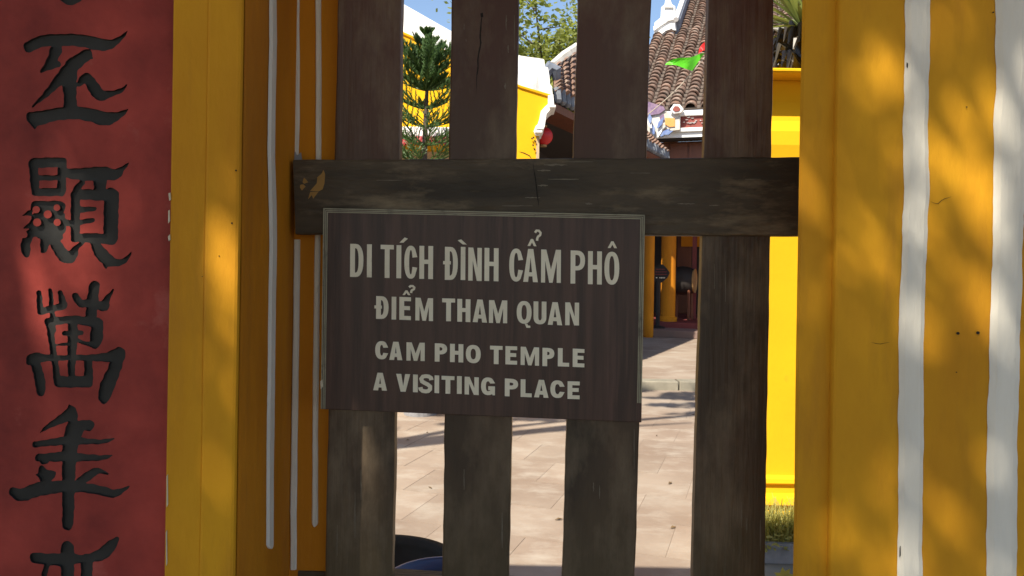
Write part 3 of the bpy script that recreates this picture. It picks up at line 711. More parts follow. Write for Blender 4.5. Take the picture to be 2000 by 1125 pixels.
    if ch == '^': return [[[(0, 0), (w*.30, 0), (w/2, h*.52), (w*.70, 0), (w, 0), (w*.62, h), (w*.38, h)]]]
    if ch == '/': return [[[(0, 0), (w*.45, 0), (w, h*.78), (w*.62, h)]]]
    if ch == '\\': return [[[(w*.55, 0), (w, 0), (w*.38, h), (0, h*.78)]]]
    if ch == '?':
        c = [(w*.12, h*.72), (w*.30, h*.90), (w*.60, h*.90), (w*.82, h*.72), (w*.76, h*.52), (w*.50, h*.38), (w*.40, h*.22), (w*.38, h*.02)]
        L_, R_ = [], []
        for i, p in enumerate(c):
            a, b_ = c[max(i-1, 0)], c[min(i+1, len(c)-1)]; d = Vector((b_[0]-a[0], b_[1]-a[1])).normalized(); hx = w*.15
            L_.append((p[0]-d.y*hx, p[1]+d.x*hx)); R_.append((p[0]+d.y*hx, p[1]-d.x*hx))
        return [[L_+R_[::-1]]]
    return []
ZS = 660/1727
lr = random.Random(11)
def put_glyph(ch, zx0, zx1, ybase, htz, s, t, slope, name='letter'):
    w_ = zx1-zx0; q = MB(SO); jit = lr.uniform(-.012, .012); dy = lr.uniform(-1.2, 1.2)
    def T_(x, y):
        X_ = zx0+x; Y_ = ybase(zx0)+slope*x-y+jit*(x-w_/2)+dy
        X_ -= (-y)*.006
        return on_sign(620+X_*ZS, 400+Y_*ZS, .0012)
    for loops in glyph(ch, w_, htz, s, t):
        rings = [[T_(x, y) for x, y in lp] for lp in loops]
        flat = [p for r_ in rings for p in r_]
        tri = geometry.tessellate_polygon([[Vector((p.x, p.z, 0)) for p in r_] for r_ in rings])
        q.add(flat, tri)
        for r_ in rings:
            n = len(r_); q.add(list(r_)+[p-GN*.0016 for p in r_], [(i, (i+1) % n, (i+1) % n+n, i+n) for i in range(n)])
    return q.build(name, M['letter'], sign, fix=False)
def line(x0, y0, x1, y1): return lambda x: y0+(y1-y0)*(x-x0)/(x1-x0)
L1 = line(178, 367, 1538, 408); L1s = (408-367)/(1538-178)
for ch, a, c in [('D',178,245),('I',263,287),('T',332,398),('I',412,436),('C',452,517),('H',528,597),('Đ',648,722),('I',737,760),('N',775,843),('H',857,928),('C',982,1052),('A',1053,1127),('M',1143,1243),('P',1292,1365),('H',1380,1450),('O',1463,1538)]:
    put_glyph(ch, a, c, L1, 167, 24, 22, L1s)
for ch, a, c, yb, h_ in [('/',428,470,194,27),('\\',722,768,203,25),('^',1075,1120,210,36),('?',1108,1148,185,58),('^',1480,1527,222,34)]:
    put_glyph(ch, a, c, lambda x, yb=yb: yb, h_, 24, 22, L1s, 'accent')
L2 = line(303, 580, 1335, 614); L2s = 34/1032
for ch, a, c in [('Đ',301,372),('I',388,411),('E',427,485),('M',508,597),('T',643,708),('H',720,786),('A',798,870),('M',880,972),('Q',1020,1095),('U',1105,1170),('A',1177,1250),('N',1265,1335)]:
    put_glyph(ch, a, c, L2, 115, 24, 20, L2s)
for ch, a, c, yb, h_ in [('^',443,483,460,24),('?',472,510,450,40)]:
    put_glyph(ch, a, c, lambda x, yb=yb: yb, h_, 22, 20, L2s, 'accent')
L3 = line(305, 783, 1362, 825); L3s = 42/1057
for ch, a, c in [('C',305,370),('A',376,442),('M',463,555),('P',606,668),('H',683,750),('O',763,838),('T',885,948),('E',963,1022),('M',1040,1133),('P',1150,1210),('L',1228,1285),('E',1303,1362)]:
    put_glyph(ch, a, c, L3, 92, 24, 19, L3s)
L4 = line(295, 941, 1338, 985); L4s = 44/1043
for ch, a, c in [('A',295,364),('V',411,481),('I',496,520),('S',528,593),('I',605,628),('T',640,705),('I',718,742),('N',757,828),('G',840,910),('P',960,1027),('L',1040,1096),('A',1108,1181),('C',1190,1262),('E',1277,1338)]:
    put_glyph(ch, a, c, L4, 89, 24, 19, L4s)

# ================================================================= LEFT WING OF THE TEMPLE (sunlit gable)
YW = 8.2
wing = thing('temple_wing', 'sunlit yellow gable with curved white coping seen behind the gate', 'building', (-1.5, YW, 0))
WO = Vector(wing.location)
W = lambda x, y, d=0.0: at(x, y, YW) + Vector((0, d, 0))
g = MB(WO)
edge = [(1078, 186), (1079, 208), (1072, 214), (1063, 222), (1060, 236), (1058, 246), (1051, 252), (1047, 262), (1053, 266), (1053, 330), (1050, 640)]
topl = [(640, 20), (700, 30), (790, 62), (878, 100), (950, 136), (1018, 166), (1078, 184)]
zb = .1
low = at(1052, 600, YW)
front = [W(x, y) for x, y in topl] + [W(x, y) for x, y in edge[:-1]] + [Vector((low.x, YW, zb)), Vector((W(640, 20).x-3.2, YW, zb)), W(640, 20)+Vector((-3.2, 0, -1.2))]
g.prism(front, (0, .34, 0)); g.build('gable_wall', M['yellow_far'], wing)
g = MB(WO)
up = [(560, -50), (640, -62), (700, -44), (790, 10), (878, 60), (950, 92), (1018, 110), (1060, 116)]
dn = [(1063, 118), (1064, 131), (1070, 133), (1073, 150), (1074, 165), (1078, 170), (1079, 186)]
bt = [(1018, 168), (950, 138), (878, 102), (790, 64), (700, 32), (560, -8)]
g.prism([W(x, y, -.02) for x, y in up+dn+bt], (0, .46, 0)); g.build('coping', M['white_old'], wing)
g = MB(WO)
g.tube([W(x, y+1, -.008) for x, y in [(560, -6), (700, 33), (790, 65), (878, 103), (950, 139), (1018, 169), (1080, 188)]], .018, 6); g.build('coping_moulding', M['yellow_far'], wing)
g = MB(WO)                                                       # white scroll corbel trim along the wall end
inn = [(1078-8, 188), (1070, 205), (1064, 210), (1056, 219), (1053, 234), (1050, 244), (1046, 248), (1042, 258)]
out_ = [(1080, 186), (1082, 210), (1075, 215), (1067, 224), (1065, 238), (1063, 250), (1057, 255), (1054, 266), (1046, 266)]
g.prism([W(x, y, -.05) for x, y in out_+inn[::-1]], (0, .44, 0)); g.build('scroll_corbel', M['white_old'], wing)
for i, (x0, x1, y0, y1) in enumerate(((1046, 1062, 250, 255), (1044, 1059, 257, 262), (1072, 1085, 208, 213))):
    g = MB(WO); a, c = W(x0, y1, -.09), W(x1, y0, -.09); g.box((a.x, a.y, a.z), (c.x, a.y+.42, c.z)); g.build('corbel_moulding', M['white_old'], wing, bevel=.008)
g = MB(WO); a, c = W(1044, 500, -.012), W(1053.5, 268, -.012); g.box((a.x, a.y, .1), (c.x, a.y+.3, c.z)); g.build('corner_strip', M['beige'], wing)
# wall ledge and small red canopy over a doorway on the left
g = MB(WO); a, c = W(600, 272, -.30), W(905, 258, -.30); g.box((a.x, a.y, a.z), (c.x, YW, c.z)); g.build('white_ledge', M['white_old'], wing, bevel=.012)
g = MB(WO)
P0, P1 = W(600, 274, -.22), W(900, 274, -.22); Q0, Q1 = W(600, 303, -.62), W(900, 303, -.62)
nn = 44
vs = []
for i in range(nn*4+1):
    t = i/(nn*4); h_ = .03*abs(math.sin(math.pi*i/4))
    vs += [P0.lerp(P1, t)+Vector((0, 0, h_)), Q0.lerp(Q1, t)+Vector((0, 0, h_))]
g.add(vs, [(2*i, 2*i+1, 2*i+3, 2*i+2) for i in range(nn*4)]); g.build('red_canopy', M['pink'], wing, fix=False)
g = MB(WO); a, c = W(600, 600, -.02), W(905, 298, -.02); g.box((a.x, a.y, .1), (c.x, a.y+.1, c.z)); g.build('beige_wall', M['beige'], wing)
# roof behind the gable and the body of the wing
g = MB(WO)
rp_ = [W(x, y-6) for x, y in ((560, -30), (700, -20), (790, 30), (878, 76), (950, 108), (1018, 130), (1070, 150))]
bk = Vector((1.3, 5.2, 0))
for s_, z_ in ((0, 0),):
    vs = []
    for p in rp_: vs += [p+Vector((0, .3, -.06)), p+bk+Vector((0, 0, -.06))]
    g.add(vs, [(2*i, 2*i+1, 2*i+3, 2*i+2) for i in range(len(rp_)-1)])
g.build('roof_plane', M['pan'], wing, fix=False)
g = MB(WO)
e0 = W(1055, 200)
g.add([(low.x-.5, YW+.3, zb), (low.x+.9, YW+5.2, zb), (low.x+.9, YW+5.2, 3.5), (low.x-.5, YW+.3, 3.5), (low.x-5, YW+.3, zb), (low.x-5, YW+.3, 3.5), (low.x-5, YW+5.2, zb), (low.x-5, YW+5.2, 3.5)], [(0, 1, 2, 3), (1, 6, 7, 2), (4, 5, 7, 6)])
g.build('side_wall', M['darkwood'], wing, fix=False)  # near-black colour stands in for the porch's shade
# porch roof running back from the gable: grey drip tiles, clay tiles above, white ridge
eA = at(1083, 178, YW+.15); eD = Vector((.482, 1, 0)); KN = 4.7
eP = lambda k: eA+eD*k
upx = [(0, 1077, 132, .35), (.35, 1104, 112, .55), (.62, 1128, 96, .75), (1.0, 1150, 104, .8), (1.6, 1180, 150, .6), (2.4, 1210, 205, .4), (3.4, 1238, 244, .25), (4.7, 1262, 266, .15)]
def uP(k):
    ks = [u_[0] for u_ in upx]; f_ = [float(np.interp(k, ks, [u_[j] for u_ in upx])) for j in (1, 2, 3)]
    return at(f_[0], f_[1], eP(k).y+f_[2])
g = MB(WO); NN = 26
for i in range(NN):
    k0, k1 = KN*(i+.06)/NN, KN*(i+.94)/NN
    for k in range(8):
        s0 = k/8; s1 = (k+1.08)/8
        a = eP(k0).lerp(uP(k0), s0); b_ = eP(k1).lerp(uP(k1), s0); c_ = eP(k1).lerp(uP(k1), s1); d_ = eP(k0).lerp(uP(k0), s1)
        h_ = Vector((.04, -.03, .03)); lift = Vector((.015, -.01, .03))
        q = [a, a.lerp(b_, .28)+h_+lift, a.lerp(b_, .72)+h_+lift, b_, d_, d_.lerp(c_, .28)+h_, d_.lerp(c_, .72)+h_, c_]
        g.add(q, [(0, 1, 5, 4), (1, 2, 6, 5), (2, 3, 7, 6), (0, 3, 2, 1)])
for i in range(NN):
    k0, k1 = KN*i/NN, KN*(i+1)/NN
    g.add([eP(k0)-Vector((0, -.03, .02)), eP(k1)-Vector((0, -.03, .02)), uP(k1)-Vector((0, -.03, .02)), uP(k0)-Vector((0, -.03, .02))], [(0, 1, 2, 3)])
g.build('porch_roof_tiles', M['tile'], wing, fix=False)['kind'] = 'stuff'
g = MB(WO); g.tube([uP(k)+Vector((0, 0, .02)) for k in np.linspace(0, 4.6, 16)], [.05]+[.07]*14+[.04], 7); g.build('porch_ridge', M['ridgewhite'], wing)
g = MB(WO); p0 = at(1070, 136, YW+.3); g.tube([p0+Vector((-.03, 0, -.06)), p0+Vector((.03, 0, .03)), p0+Vector((.09, 0, .0)), p0+Vector((.11, .05, -.12))], [.07, .075, .07, .04], 8); g.build('ridge_scroll', M['ridgeblue'], wing)
nd = 36
for i in range(nd):
    p = eP(KN*(i+.5)/nd); g = MB(WO)
    g.tube([p+Vector((0, 0, .05)), p+Vector((.015, -.01, -.09)), p+Vector((.015, -.01, -.12))], [.046, .046, .02], 7); g.build('drip_tile', M['greytile'], wing)
g = MB(WO); lo2 = Vector((0, 0, -.13)); g.prism([eP(.02)+lo2, eP(KN)+lo2, eP(KN)+lo2*1.7, eP(.02)+lo2*1.7], (-.09, .04, 0)); g.build('eave_board', M['brownwood'], wing)
g = MB(WO); inw = Vector((-.30, .15, -.02)); g.add([eP(0)+lo2*1.6, eP(KN)+lo2*1.6, eP(KN)+lo2*1.6+inw, eP(0)+lo2*1.6+inw], [(0, 1, 2, 3)]); g.build('soffit', M['brownwood'], wing, fix=False)
g = MB(WO); i2 = Vector((-1.7, .82, -.35)); g.add([eP(0)+lo2*1.6+inw, eP(KN)+lo2*1.6+inw, eP(KN)+lo2*1.6+i2, eP(0)+lo2*1.6+i2], [(0, 1, 2, 3)]); g.build('porch_ceiling', M['darkwood'], wing, fix=False)  # dark sheet: the porch's shade is put into the ceiling colour
crack('hairline_crack', [(1013, 296), (1024, 299), (1034, 304), (1038, 312)], lambda x, y: W(x, y, -.004), .9, wing, WO, 8)
g = MB(WO)
for i, (x, y) in enumerate(((1041, 268), (1044, 275), (1040, 283), (1043, 291), (1038, 270))): g.tube([W(x, y, -.03), W(x+2, y+3, -.03)], .008, 5)
g.build('iron_hook', M['crack'], wing)

lan = thing('lantern', 'round red lantern hanging in the dark porch beside the yellow gable', 'lantern', at(1061, 266, 8.75))
g = MB(); prof = []
for i in range(13):
    a = math.pi*i/12; prof.append((max(.02, .115*math.sin(a)), .108*math.cos(a)))
g.lathe(prof, 24); g.build('shade', M['lantern'], lan, smooth=True)
g = MB(); g.lathe([(.04, .102), (.045, .125), (.0, .127)], 12); g.lathe([(.04, -.102), (.045, -.125), (0, -.127)], 12); g.build('cap', M['drumhide'], lan)['kind'] = 'stuff'
g = MB(); g.tube([(0, 0, .13), (0, 0, .75)], .006, 5); g.build('cord', M['string'], lan)

# ================================================================= MAIN TEMPLE
TX = at(1330, 268, 13.2)
temple = thing('temple_hall', 'tiled temple hall with painted fascia and orange columns across the courtyard', 'building', (TX.x, TX.y, 0), YAW)
tu = Vector((cy, sy, 0)); tv = Vector((-sy, cy, 0)); TO = Vector((TX.x, TX.y, 0))
def loc(p): d = Vector(p)-TO; return Vector((d.dot(tu), d.dot(tv), d.z))
def tl(px, py, v0):
    d = ray(px, py); o = Vector((0, 0, EYE)); t = (v0-(o-TO).dot(tv))/d.dot(tv); return loc(o+d*t)
zy = lambda y, v0=0.0, px=1340: tl(px, y, v0).z
UL, UR = tl(1215, 300, 0).x, 6.5
def tb(nm, u0, v0, z0, u1, v1, z1, m, bevel=0, parent=temple):
    g = MB(); g.box((u0, v0, z0), (u1, v1, z1)); return g.build(nm, m, parent, bevel=bevel)
tb('fascia_moulding', UL, -.05, zy(227), UR, .30, zy(217), M['white_old'], .012)
tb('fascia_panel', UL, 0, zy(250), UR, .28, zy(227)-.002, M['maroon'])
tb('fascia_moulding', UL, -.05, zy(258), UR, .30, zy(250)-.002, M['white_old'], .012)
tb('fascia_board', UL, .0, zy(268), UR, .28, zy(258)-.002, M['white_old'])
tb('eave_beam', UL, .03, zy(271), UR, .30, zy(268)-.002, M['darkwood'])
fr = random.Random(3)
pu = tl(1327, 240, 0).x
for i in range(16):                                               # relief flowers on the fascia
    g = MB(); cu = UL+.12+i*.27+fr.uniform(-.03, .03); cz = (zy(250)+zy(227))/2+fr.uniform(-.04, .04); npet = 6
    for k in range(npet):
        a = k*2*math.pi/npet+fr.random(); rr = .055
        g.lathe([(.001, -.012), (.026, -.006), (.030, .0), (.001, .004)], 7, (cu+rr*math.cos(a), 0, cz+rr*math.sin(a)))
    for k in range(4):
        a = fr.random()*6.3; g.lathe([(.001, -.010), (.022, 0), (.001, .01)], 6, (cu+.11*math.cos(a), 0, cz+.075*math.sin(a)))
    o = g.build('relief_flower', M['white_old'], temple); o.location = (0, -.006, 0)

# --- tile roof
PIT = R(34); ct, st_ = math.cos(PIT), math.sin(PIT)
Z0 = zy(219)+.05
def roofpt(u, s_, h=0): return Vector((u, .0+s_*ct-h*st_, Z0+s_*st_+h*ct))
SL = 8.2
rk = None
# where the rake ridge starts: pixel (1320,62) on the roof plane
def roof_hit(px, py):
    d = ray(px, py); o = Vector((0, 0, EYE)); lo, ld = loc(o), Vector((d.dot(tu), d.dot(tv), d.z))
    nrm = Vector((0, -st_, ct)); t = (Vector((0, 0, Z0))-lo).dot(nrm)/ld.dot(nrm); p = lo+ld*t
    return p.x, (p.y)/ct
rk = roof_hit(1322, 66); rk2 = roof_hit(1356, 0)
ruU = rk[0]
g = MB()                                                          # pan tiles, stepped row by row
nr = 44; ds = SL/nr
for i in range(nr):
    ua = UL if i*ds < rk[1] else ruU
    a, b_ = roofpt(ua, i*ds, .018), roofpt(UR, i*ds, .018); c_, d_ = roofpt(UR, (i+1)*ds, 0), roofpt(ua, (i+1)*ds, 0)
    g.add([a, b_, c_, d_, roofpt(ua, i*ds, -.02), roofpt(UR, i*ds, -.02)], [(0, 1, 2, 3), (4, 5, 1, 0)])
g.build('pan_tiles', M['pan'], temple, fix=False)['kind'] = 'stuff'
PITCH = .275; TR_ = .112
def tile_geo(q, M4=None):
    vs = []; k = 6
    for s_, r_, hh in ((0, TR_, .03), (ds*1.12, TR_*.86, .004)):
        for i in range(k+1):
            a = math.pi*i/k; vs.append(Vector((r_*math.cos(a), s_, r_*math.sin(a)*.92+hh)))
    for i in range(k+1):
        a = math.pi*i/k; vs.append(Vector((TR_*.78*math.cos(a), 0.0, TR_*.78*math.sin(a)*.92+.03)))
    fs = [(i, i+1, k+2+i, k+1+i) for i in range(k)] + [(i, 2*(k+1)+i, 2*(k+1)+i+1, i+1) for i in range(k)]
    if M4 is not None: vs = [M4 @ v for v in vs]
    q.add(vs, fs)
tq = MB(); tile_geo(tq); tme = bpy.data.meshes.new('roof_tile'); tme.from_pydata(tq.v, [], tq.f); tme.update(); tme.materials.append(M['tile'])
for p in tme.polygons: p.use_smooth = len(p.vertices) == 4 and p.index < 6
vis = []; rest = []
u = ruU+.14-PITCH*int((ruU+.14-UL)/PITCH)
while u < UR:
    for i in range(nr):
        if i*ds >= rk[1] and u < ruU: continue
        p = roofpt(u, (i+.5)*ds); wp = TO+tu*p.x+tv*p.y+Vector((0, 0, p.z)); qx, qy = proj(wp)
        ok = -12 < qy < 226 and (1262 < qx < 1398 or 1506 < qx < 1575)
        (vis if ok else rest).append((u, i, qy))
    u += PITCH
vis.sort(key=lambda t_: -t_[2]); rest += vis[300:]; vis = vis[:300]
tr_ = random.Random(9)
def tmat(u, i): return Matrix.Translation(roofpt(u+tr_.uniform(-.010, .010), i*ds+tr_.uniform(-.012, .012))) @ Matrix.Rotation(PIT+tr_.uniform(-.02, .02), 4, 'X') @ Matrix.Rotation(tr_.uniform(-.06, .06), 4, 'Z')
for u, i, _ in vis:
    o = bpy.data.objects.new('roof_tile', tme); col.objects.link(o); o.parent = temple; o.matrix_local = tmat(u, i)
g = MB()
for u, i, _ in rest: tile_geo(g, tmat(u, i))
g.build('roof_tiles_rest', M['tile'], temple, fix=False)['kind'] = 'stuff'
# rake ridge with white finial
g = MB()
for s0, s1, h0, h1, wd in ((rk[1], SL, 0, .30, .16),):
    a = [roofpt(ruU-wd/2, s0, h0), roofpt(ruU+wd/2, s0, h0), roofpt(ruU+wd/2, s0+.1, h1), roofpt(ruU-wd/2, s0+.1, h1)]
    c_ = [roofpt(ruU-wd/2, s1, h0), roofpt(ruU+wd/2, s1, h0), roofpt(ruU+wd/2, s1, h1), roofpt(ruU-wd/2, s1, h1)]
    g.add(a+c_, [(0, 1, 2, 3), (4, 7, 6, 5), (0, 4, 5, 1), (1, 5, 6, 2), (2, 6, 7, 3), (3, 7, 4, 0)])
g.build('rake_ridge', M['ridgeblue'], temple, bevel=.02)
g = MB(); g.tube([roofpt(ruU, rk[1]-.05, .34), roofpt(ruU, SL, .34)], .06, 8); g.build('ridge_cap', M['white_old'], temple)
def tpoly(nm, pts, v0, th, m, parent=temple, bevel=0):
    g = MB(); g.prism([tl(x, y, v0) for x, y in pts], (0, th, 0)); return g.build(nm, m, parent, bevel=bevel)
fv = rk[1]*ct-.1
fin = tpoly('ridge_finial', [(1279, 84), (1277, 66), (1278, 44), (1290, 34), (1291, 14), (1298, 8), (1299, 0), (1310, 0), (1312, 8), (1319, 12), (1320, 44), (1321, 60), (1308, 58), (1296, 68), (1288, 78)], fv, .22, M['white_old'], bevel=.02)
for pts in ([(1276, 52), (1290, 42), (1306, 34), (1318, 33), (1318, 38), (1306, 40), (1292, 49), (1277, 60)], [(1277, 72), (1288, 62), (1300, 54), (1312, 52), (1312, 56), (1300, 60), (1288, 70), (1278, 78)], [(1297, 10), (1314, 10), (1314, 14), (1297, 14)]):
    tpoly('finial_moulding', pts, fv-.05, .1, M['white_old'], fin)
# --- mosaic ornament at the corner of the eave
orn = tpoly('eave_ornament', [(1262, 262), (1262, 205), (1284, 206), (1296, 214), (1312, 224), (1328, 222), (1328, 254), (1312, 256), (1298, 250), (1290, 262), (1282, 272)], -.12, .10, M['ridgewhite'], bevel=.012)
tpoly('orange_inlay', [(1299, 230), (1318, 231), (1318, 247), (1308, 248), (1299, 243)], -.14, .05, M['orangepanel'], orn)
tpoly('violet_inlay', [(1264, 198), (1280, 203), (1296, 208), (1299, 214), (1288, 222), (1276, 224), (1264, 226)], -.16, .06, M['purple'], orn)
tpoly('violet_inlay', [(1288, 228), (1296, 222), (1298, 234), (1290, 238)], -.15, .05, M['purple'], orn)
hx = [(1308, 214), (1316, 203), (1328, 204), (1335, 213), (1330, 220), (1316, 222)]; hc = (1321, 212.5)
ring = tpoly('hexagon_frame', hx, -.20, .12, M['white_old'], orn, bevel=.008)
tpoly('hexagon_inlay', [(hc[0]+(x-hc[0])*.58, hc[1]+(y-hc[1])*.58) for x, y in hx], -.214, .06, M['maroon'], orn)
for k, (x, y, a, L_) in enumerate(((1277, 262, 100, 24), (1284, 268, 70, 30), (1290, 266, 40, 24), (1296, 262, 20, 20), (1272, 250, 110, 22), (1284, 250, 60, 26), (1270, 240, 95, 20))):
    c, s_ = math.cos(R(a)), math.sin(R(a)); wd = 4.2
    pts = [(x-s_*wd*.3, y-c*wd*.3), (x+c*L_*.45-s_*wd, y-s_*L_*.45-c*wd), (x+c*L_, y-s_*L_), (x+c*L_*.45+s_*wd, y-s_*L_*.45+c*wd), (x+s_*wd*.3, y+c*wd*.3)]
    tpoly('mosaic_leaf', pts, -.22-.012*k, .05, M['bluemosaic'] if k % 3 != 1 else M['white_old'], orn)
# --- porch beneath
zf = .10
PB = 4.2
vth = 1.35
sz = tl(1330, 648, vth-.5).z
tb('step', UL-3, vth-.62, .10, UR, vth+.3, .235, M['step'], .01)
zt_ = .34
tb('plinth', UL-3, vth, .10, UR, PB+.5, zt_, M['redplaster'], .01)
tb('back_wall', UL-3, PB, zt_, UR, PB+.25, 4.2, M['darkwood'])
tb('porch_ceiling', UL-3, .32, zy(300), UR, PB, zy(300)+.06, M['brownwood'])
tb('head_beam', UL-1, .31, zy(330), UR, .50, zy(271), M['brownwood'])
for k in range(14):
    uu = UL+.15+k*.34
    tb('beam_panel', uu, .285, zy(318), uu+.30, .312, zy(274), M['brownwood'], .006)
tb('side_wall', UL-3.2, vth+.3, zt_, UL-2.9, PB, 4.0, M['redplaster'])
def column(pxl, pxr, v0, ybase, m, zt2):
    a, c_ = tl(pxl, ybase, v0), tl(pxr, ybase, v0); r_ = (c_.x-a.x)/2; x = (a.x+c_.x)/2
    return x, r_
x, r_ = column(1290, 1319, vth+.35, 600, None, 0)
for k in range(4):
    xx = x+k*2.1-(0 if k == 0 else 0)
    g = MB(); g.lathe([(0, zt_-.005), (r_*1.25, zt_-.004), (r_*1.25, zt_+.07), (r_, zt_+.10), (r_, 4.0), (0, 4.0)], 24, (xx, vth+.35, 0)); g.build('column', M['orange'], temple, smooth=False)
xq, rq = column(1256, 1276, vth-.72, 655, None, 0)
g = MB(); g.lathe([(0, .10), (rq*.9, .10), (rq, .14), (rq, 3.6), (0, 3.6)], 20, (xq, vth-.72, 0)); g.build('porch_post', M['orange'], temple)
tb('door_leaf', tl(1322, 540, PB-.1).x, PB-.12, zt_, tl(1350, 540, PB-.1).x, PB-.04, 2.7, M['brownwood'], .01)
tb('door_post', tl(1352, 540, 2.6).x, 2.56, zt_, tl(1360, 540, 2.6).x, 2.66, 3.4, M['redplaster'])
tb('inner_panel', tl(1330, 500, PB-.2).x, PB-.2, 1.9, tl(1420, 500, PB-.2).x, PB-.14, 3.3, M['orange'])

# drum on the porch
dp = tl(1334, 548, 2.3); dw = TO+tu*dp.x+tv*dp.y+Vector((0, 0, dp.z))
drum = thing('drum', 'dark barrel drum with tan hide standing in the temple porch', 'drum', (dw.x, dw.y, zt_), R(-114))
hz = dp.z-zt_
g = MB(); prof = [(.25, -.22), (.29, -.1), (.30, 0), (.29, .1), (.25, .22)]; g.lathe(prof, 24)
o = g.build('barrel', M['darkwood'], drum, smooth=True); o.rotation_euler = (R(90), 0, 0); o.location = (0, 0, hz)
for s_ in (-1, 1):
    g = MB(); g.lathe([(0, 0), (.245, 0), (.255, -.03*s_)], 24); o = g.build('drumhead', M['drumhide'], drum, fix=False); o.rotation_euler = (R(90), 0, 0); o.location = (0, .222*s_, hz)
for sx_ in (-1, 1):
    for s_ in (-1, 1):
        g = MB(); g.tube([(.2*sx_, .16*s_, 0), (.17*sx_, .15*s_, max(.1, hz-.18))], .03, 6); g.build('leg', M['brownwood'], drum)

# notice on a post in front of the orange column
np_ = tl(1284, 628, vth-.15); nw = TO+tu*np_.x+tv*np_.y
note = thing('notice_sign', 'small dark pointed notice board on a post before the orange column', 'sign', (nw.x, nw.y, .235), YAW)
def nl(px, py): p = tl(px, py, vth-.15); return Vector((p.x-np_.x, 0, p.z-.235))
g = MB(); g.tube([nl(1286, 540)*1.0+Vector((0, .03, 0)), (0, .03, .02)], .042, 8); g.lathe([(0, 0), (.15, 0), (.15, .02), (.05, .05)], 14); g.build('post', M['darkwood'], note)
g = MB(); g.prism([nl(x, y) for x, y in ((1272, 527), (1286, 518), (1294, 516), (1302, 524), (1308, 533), (1303, 543), (1292, 552), (1278, 550))], (0, .03, 0)); pl = g.build('plate', M['darkwood'], note)
for y, x0, x1, m in ((526, 1282, 1299, 'redplaster'), (531, 1280, 1303, 'redplaster'), (536, 1280, 1303, 'redplaster'), (542.5, 1281, 1299, 'letter')):
    g = MB(); xx = x0; lr2 = random.Random(int(y))
    while xx < x1:
        ww = lr2.uniform(2, 3.6); a, c_ = nl(xx, y+1.0), nl(min(xx+ww, x1), y-1.0); g.box((a.x, -.006, a.z), (c_.x, .002, c_.z)); xx += ww+.7
    g.build('lettering', M[m], pl)

# ================================================================= FLAG STRING
f0, f1 = at(1262, 226, 9.9), at(1420, 52, 9.3)
cord = MB(f0); pts = [f0.lerp(f1, t)+Vector((0, 0, -.10*math.sin(math.pi*t))) for t in np.linspace(0, 1, 14)]
fs_ = thing('pennant_string', 'cord with a green and a red pennant strung before the tiled roof', 'bunting', f0)
cord.tube(pts, .007, 5); cord.build('cord', M['string'], fs_)
def flag(nm, pts, m, Y, seed):
    q = MB(f0); nU = 10; vs = []
    a, b_, c_ = [at(x, y, Y) for x, y in pts]
    for i in range(nU+1):
        t = i/nU; p, r_ = a.lerp(c_, t), b_.lerp(c_, t)
        for k in range(4):
            v_ = p.lerp(r_, k/3); v_ = v_+Vector((0, .10*math.sin(t*7+k*.6+seed)*(.3+t), .035*math.sin(t*8+seed+k*.5)*(.25+t))); vs.append(v_)
    q.add(vs, [(i*4+k, i*4+k+1, (i+1)*4+k+1, (i+1)*4+k) for i in range(nU) for k in range(3)])
    return q.build(nm, m, fs_, fix=False, smooth=True)
flag('pennant', [(1378, 103), (1352, 139), (1303, 122)], M['green_flag'], 9.5, 1.2)
flag('pennant', [(1394, 64), (1386, 97), (1362, 102)], M['red_flag'], 9.42, 3)

# ================================================================= YELLOW PILLAR WITH A PLANT, RIGHT OF THE YARD
YB = 4.15
yp = thing('garden_pillar', 'bright sunlit yellow pillar with moulded base inside the courtyard', 'pillar', (1.85, YB, 0))
yo = Vector(yp.location)
bx0, bx1 = X(1474, YB), X(1800, YB)
zc = lambda y, d=0: at(1535, y, YB-d).z
ov = .15
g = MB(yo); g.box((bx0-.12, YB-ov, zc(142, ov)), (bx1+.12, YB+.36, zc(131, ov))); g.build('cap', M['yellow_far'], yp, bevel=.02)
g = MB(yo)                                                        # shaft with swelling under the cap and stepped base, one profile
prof = [(-.02, zc(142, ov)-.001), (-.02, zc(196)), (-.0, zc(236)), (.03, zc(258)), (.035, zc(285)), (.018, zc(318)), (0, zc(360)), (0, zc(928)), (.03, zc(933)), (.035, zc(941)), (.012, zc(946)), (.012, zc(962)), (.05, zc(968)), (.06, zc(980)), (.02, zc(986)), (.05, zc(1005)), (.05, 0.0)]
vs = []
for d, z in prof: vs += [(bx0-d, YB-d, z), (bx1+d, YB-d, z), (bx1+d, YB+.3+d, z), (bx0-d, YB+.3+d, z)]
g.add(vs, [(i*4+k, i*4+(k+1) % 4, (i+1)*4+(k+1) % 4, (i+1)*4+k) for i in range(len(prof)-1) for k in range(4)])
g.build('shaft', M['yellow_far'], yp)
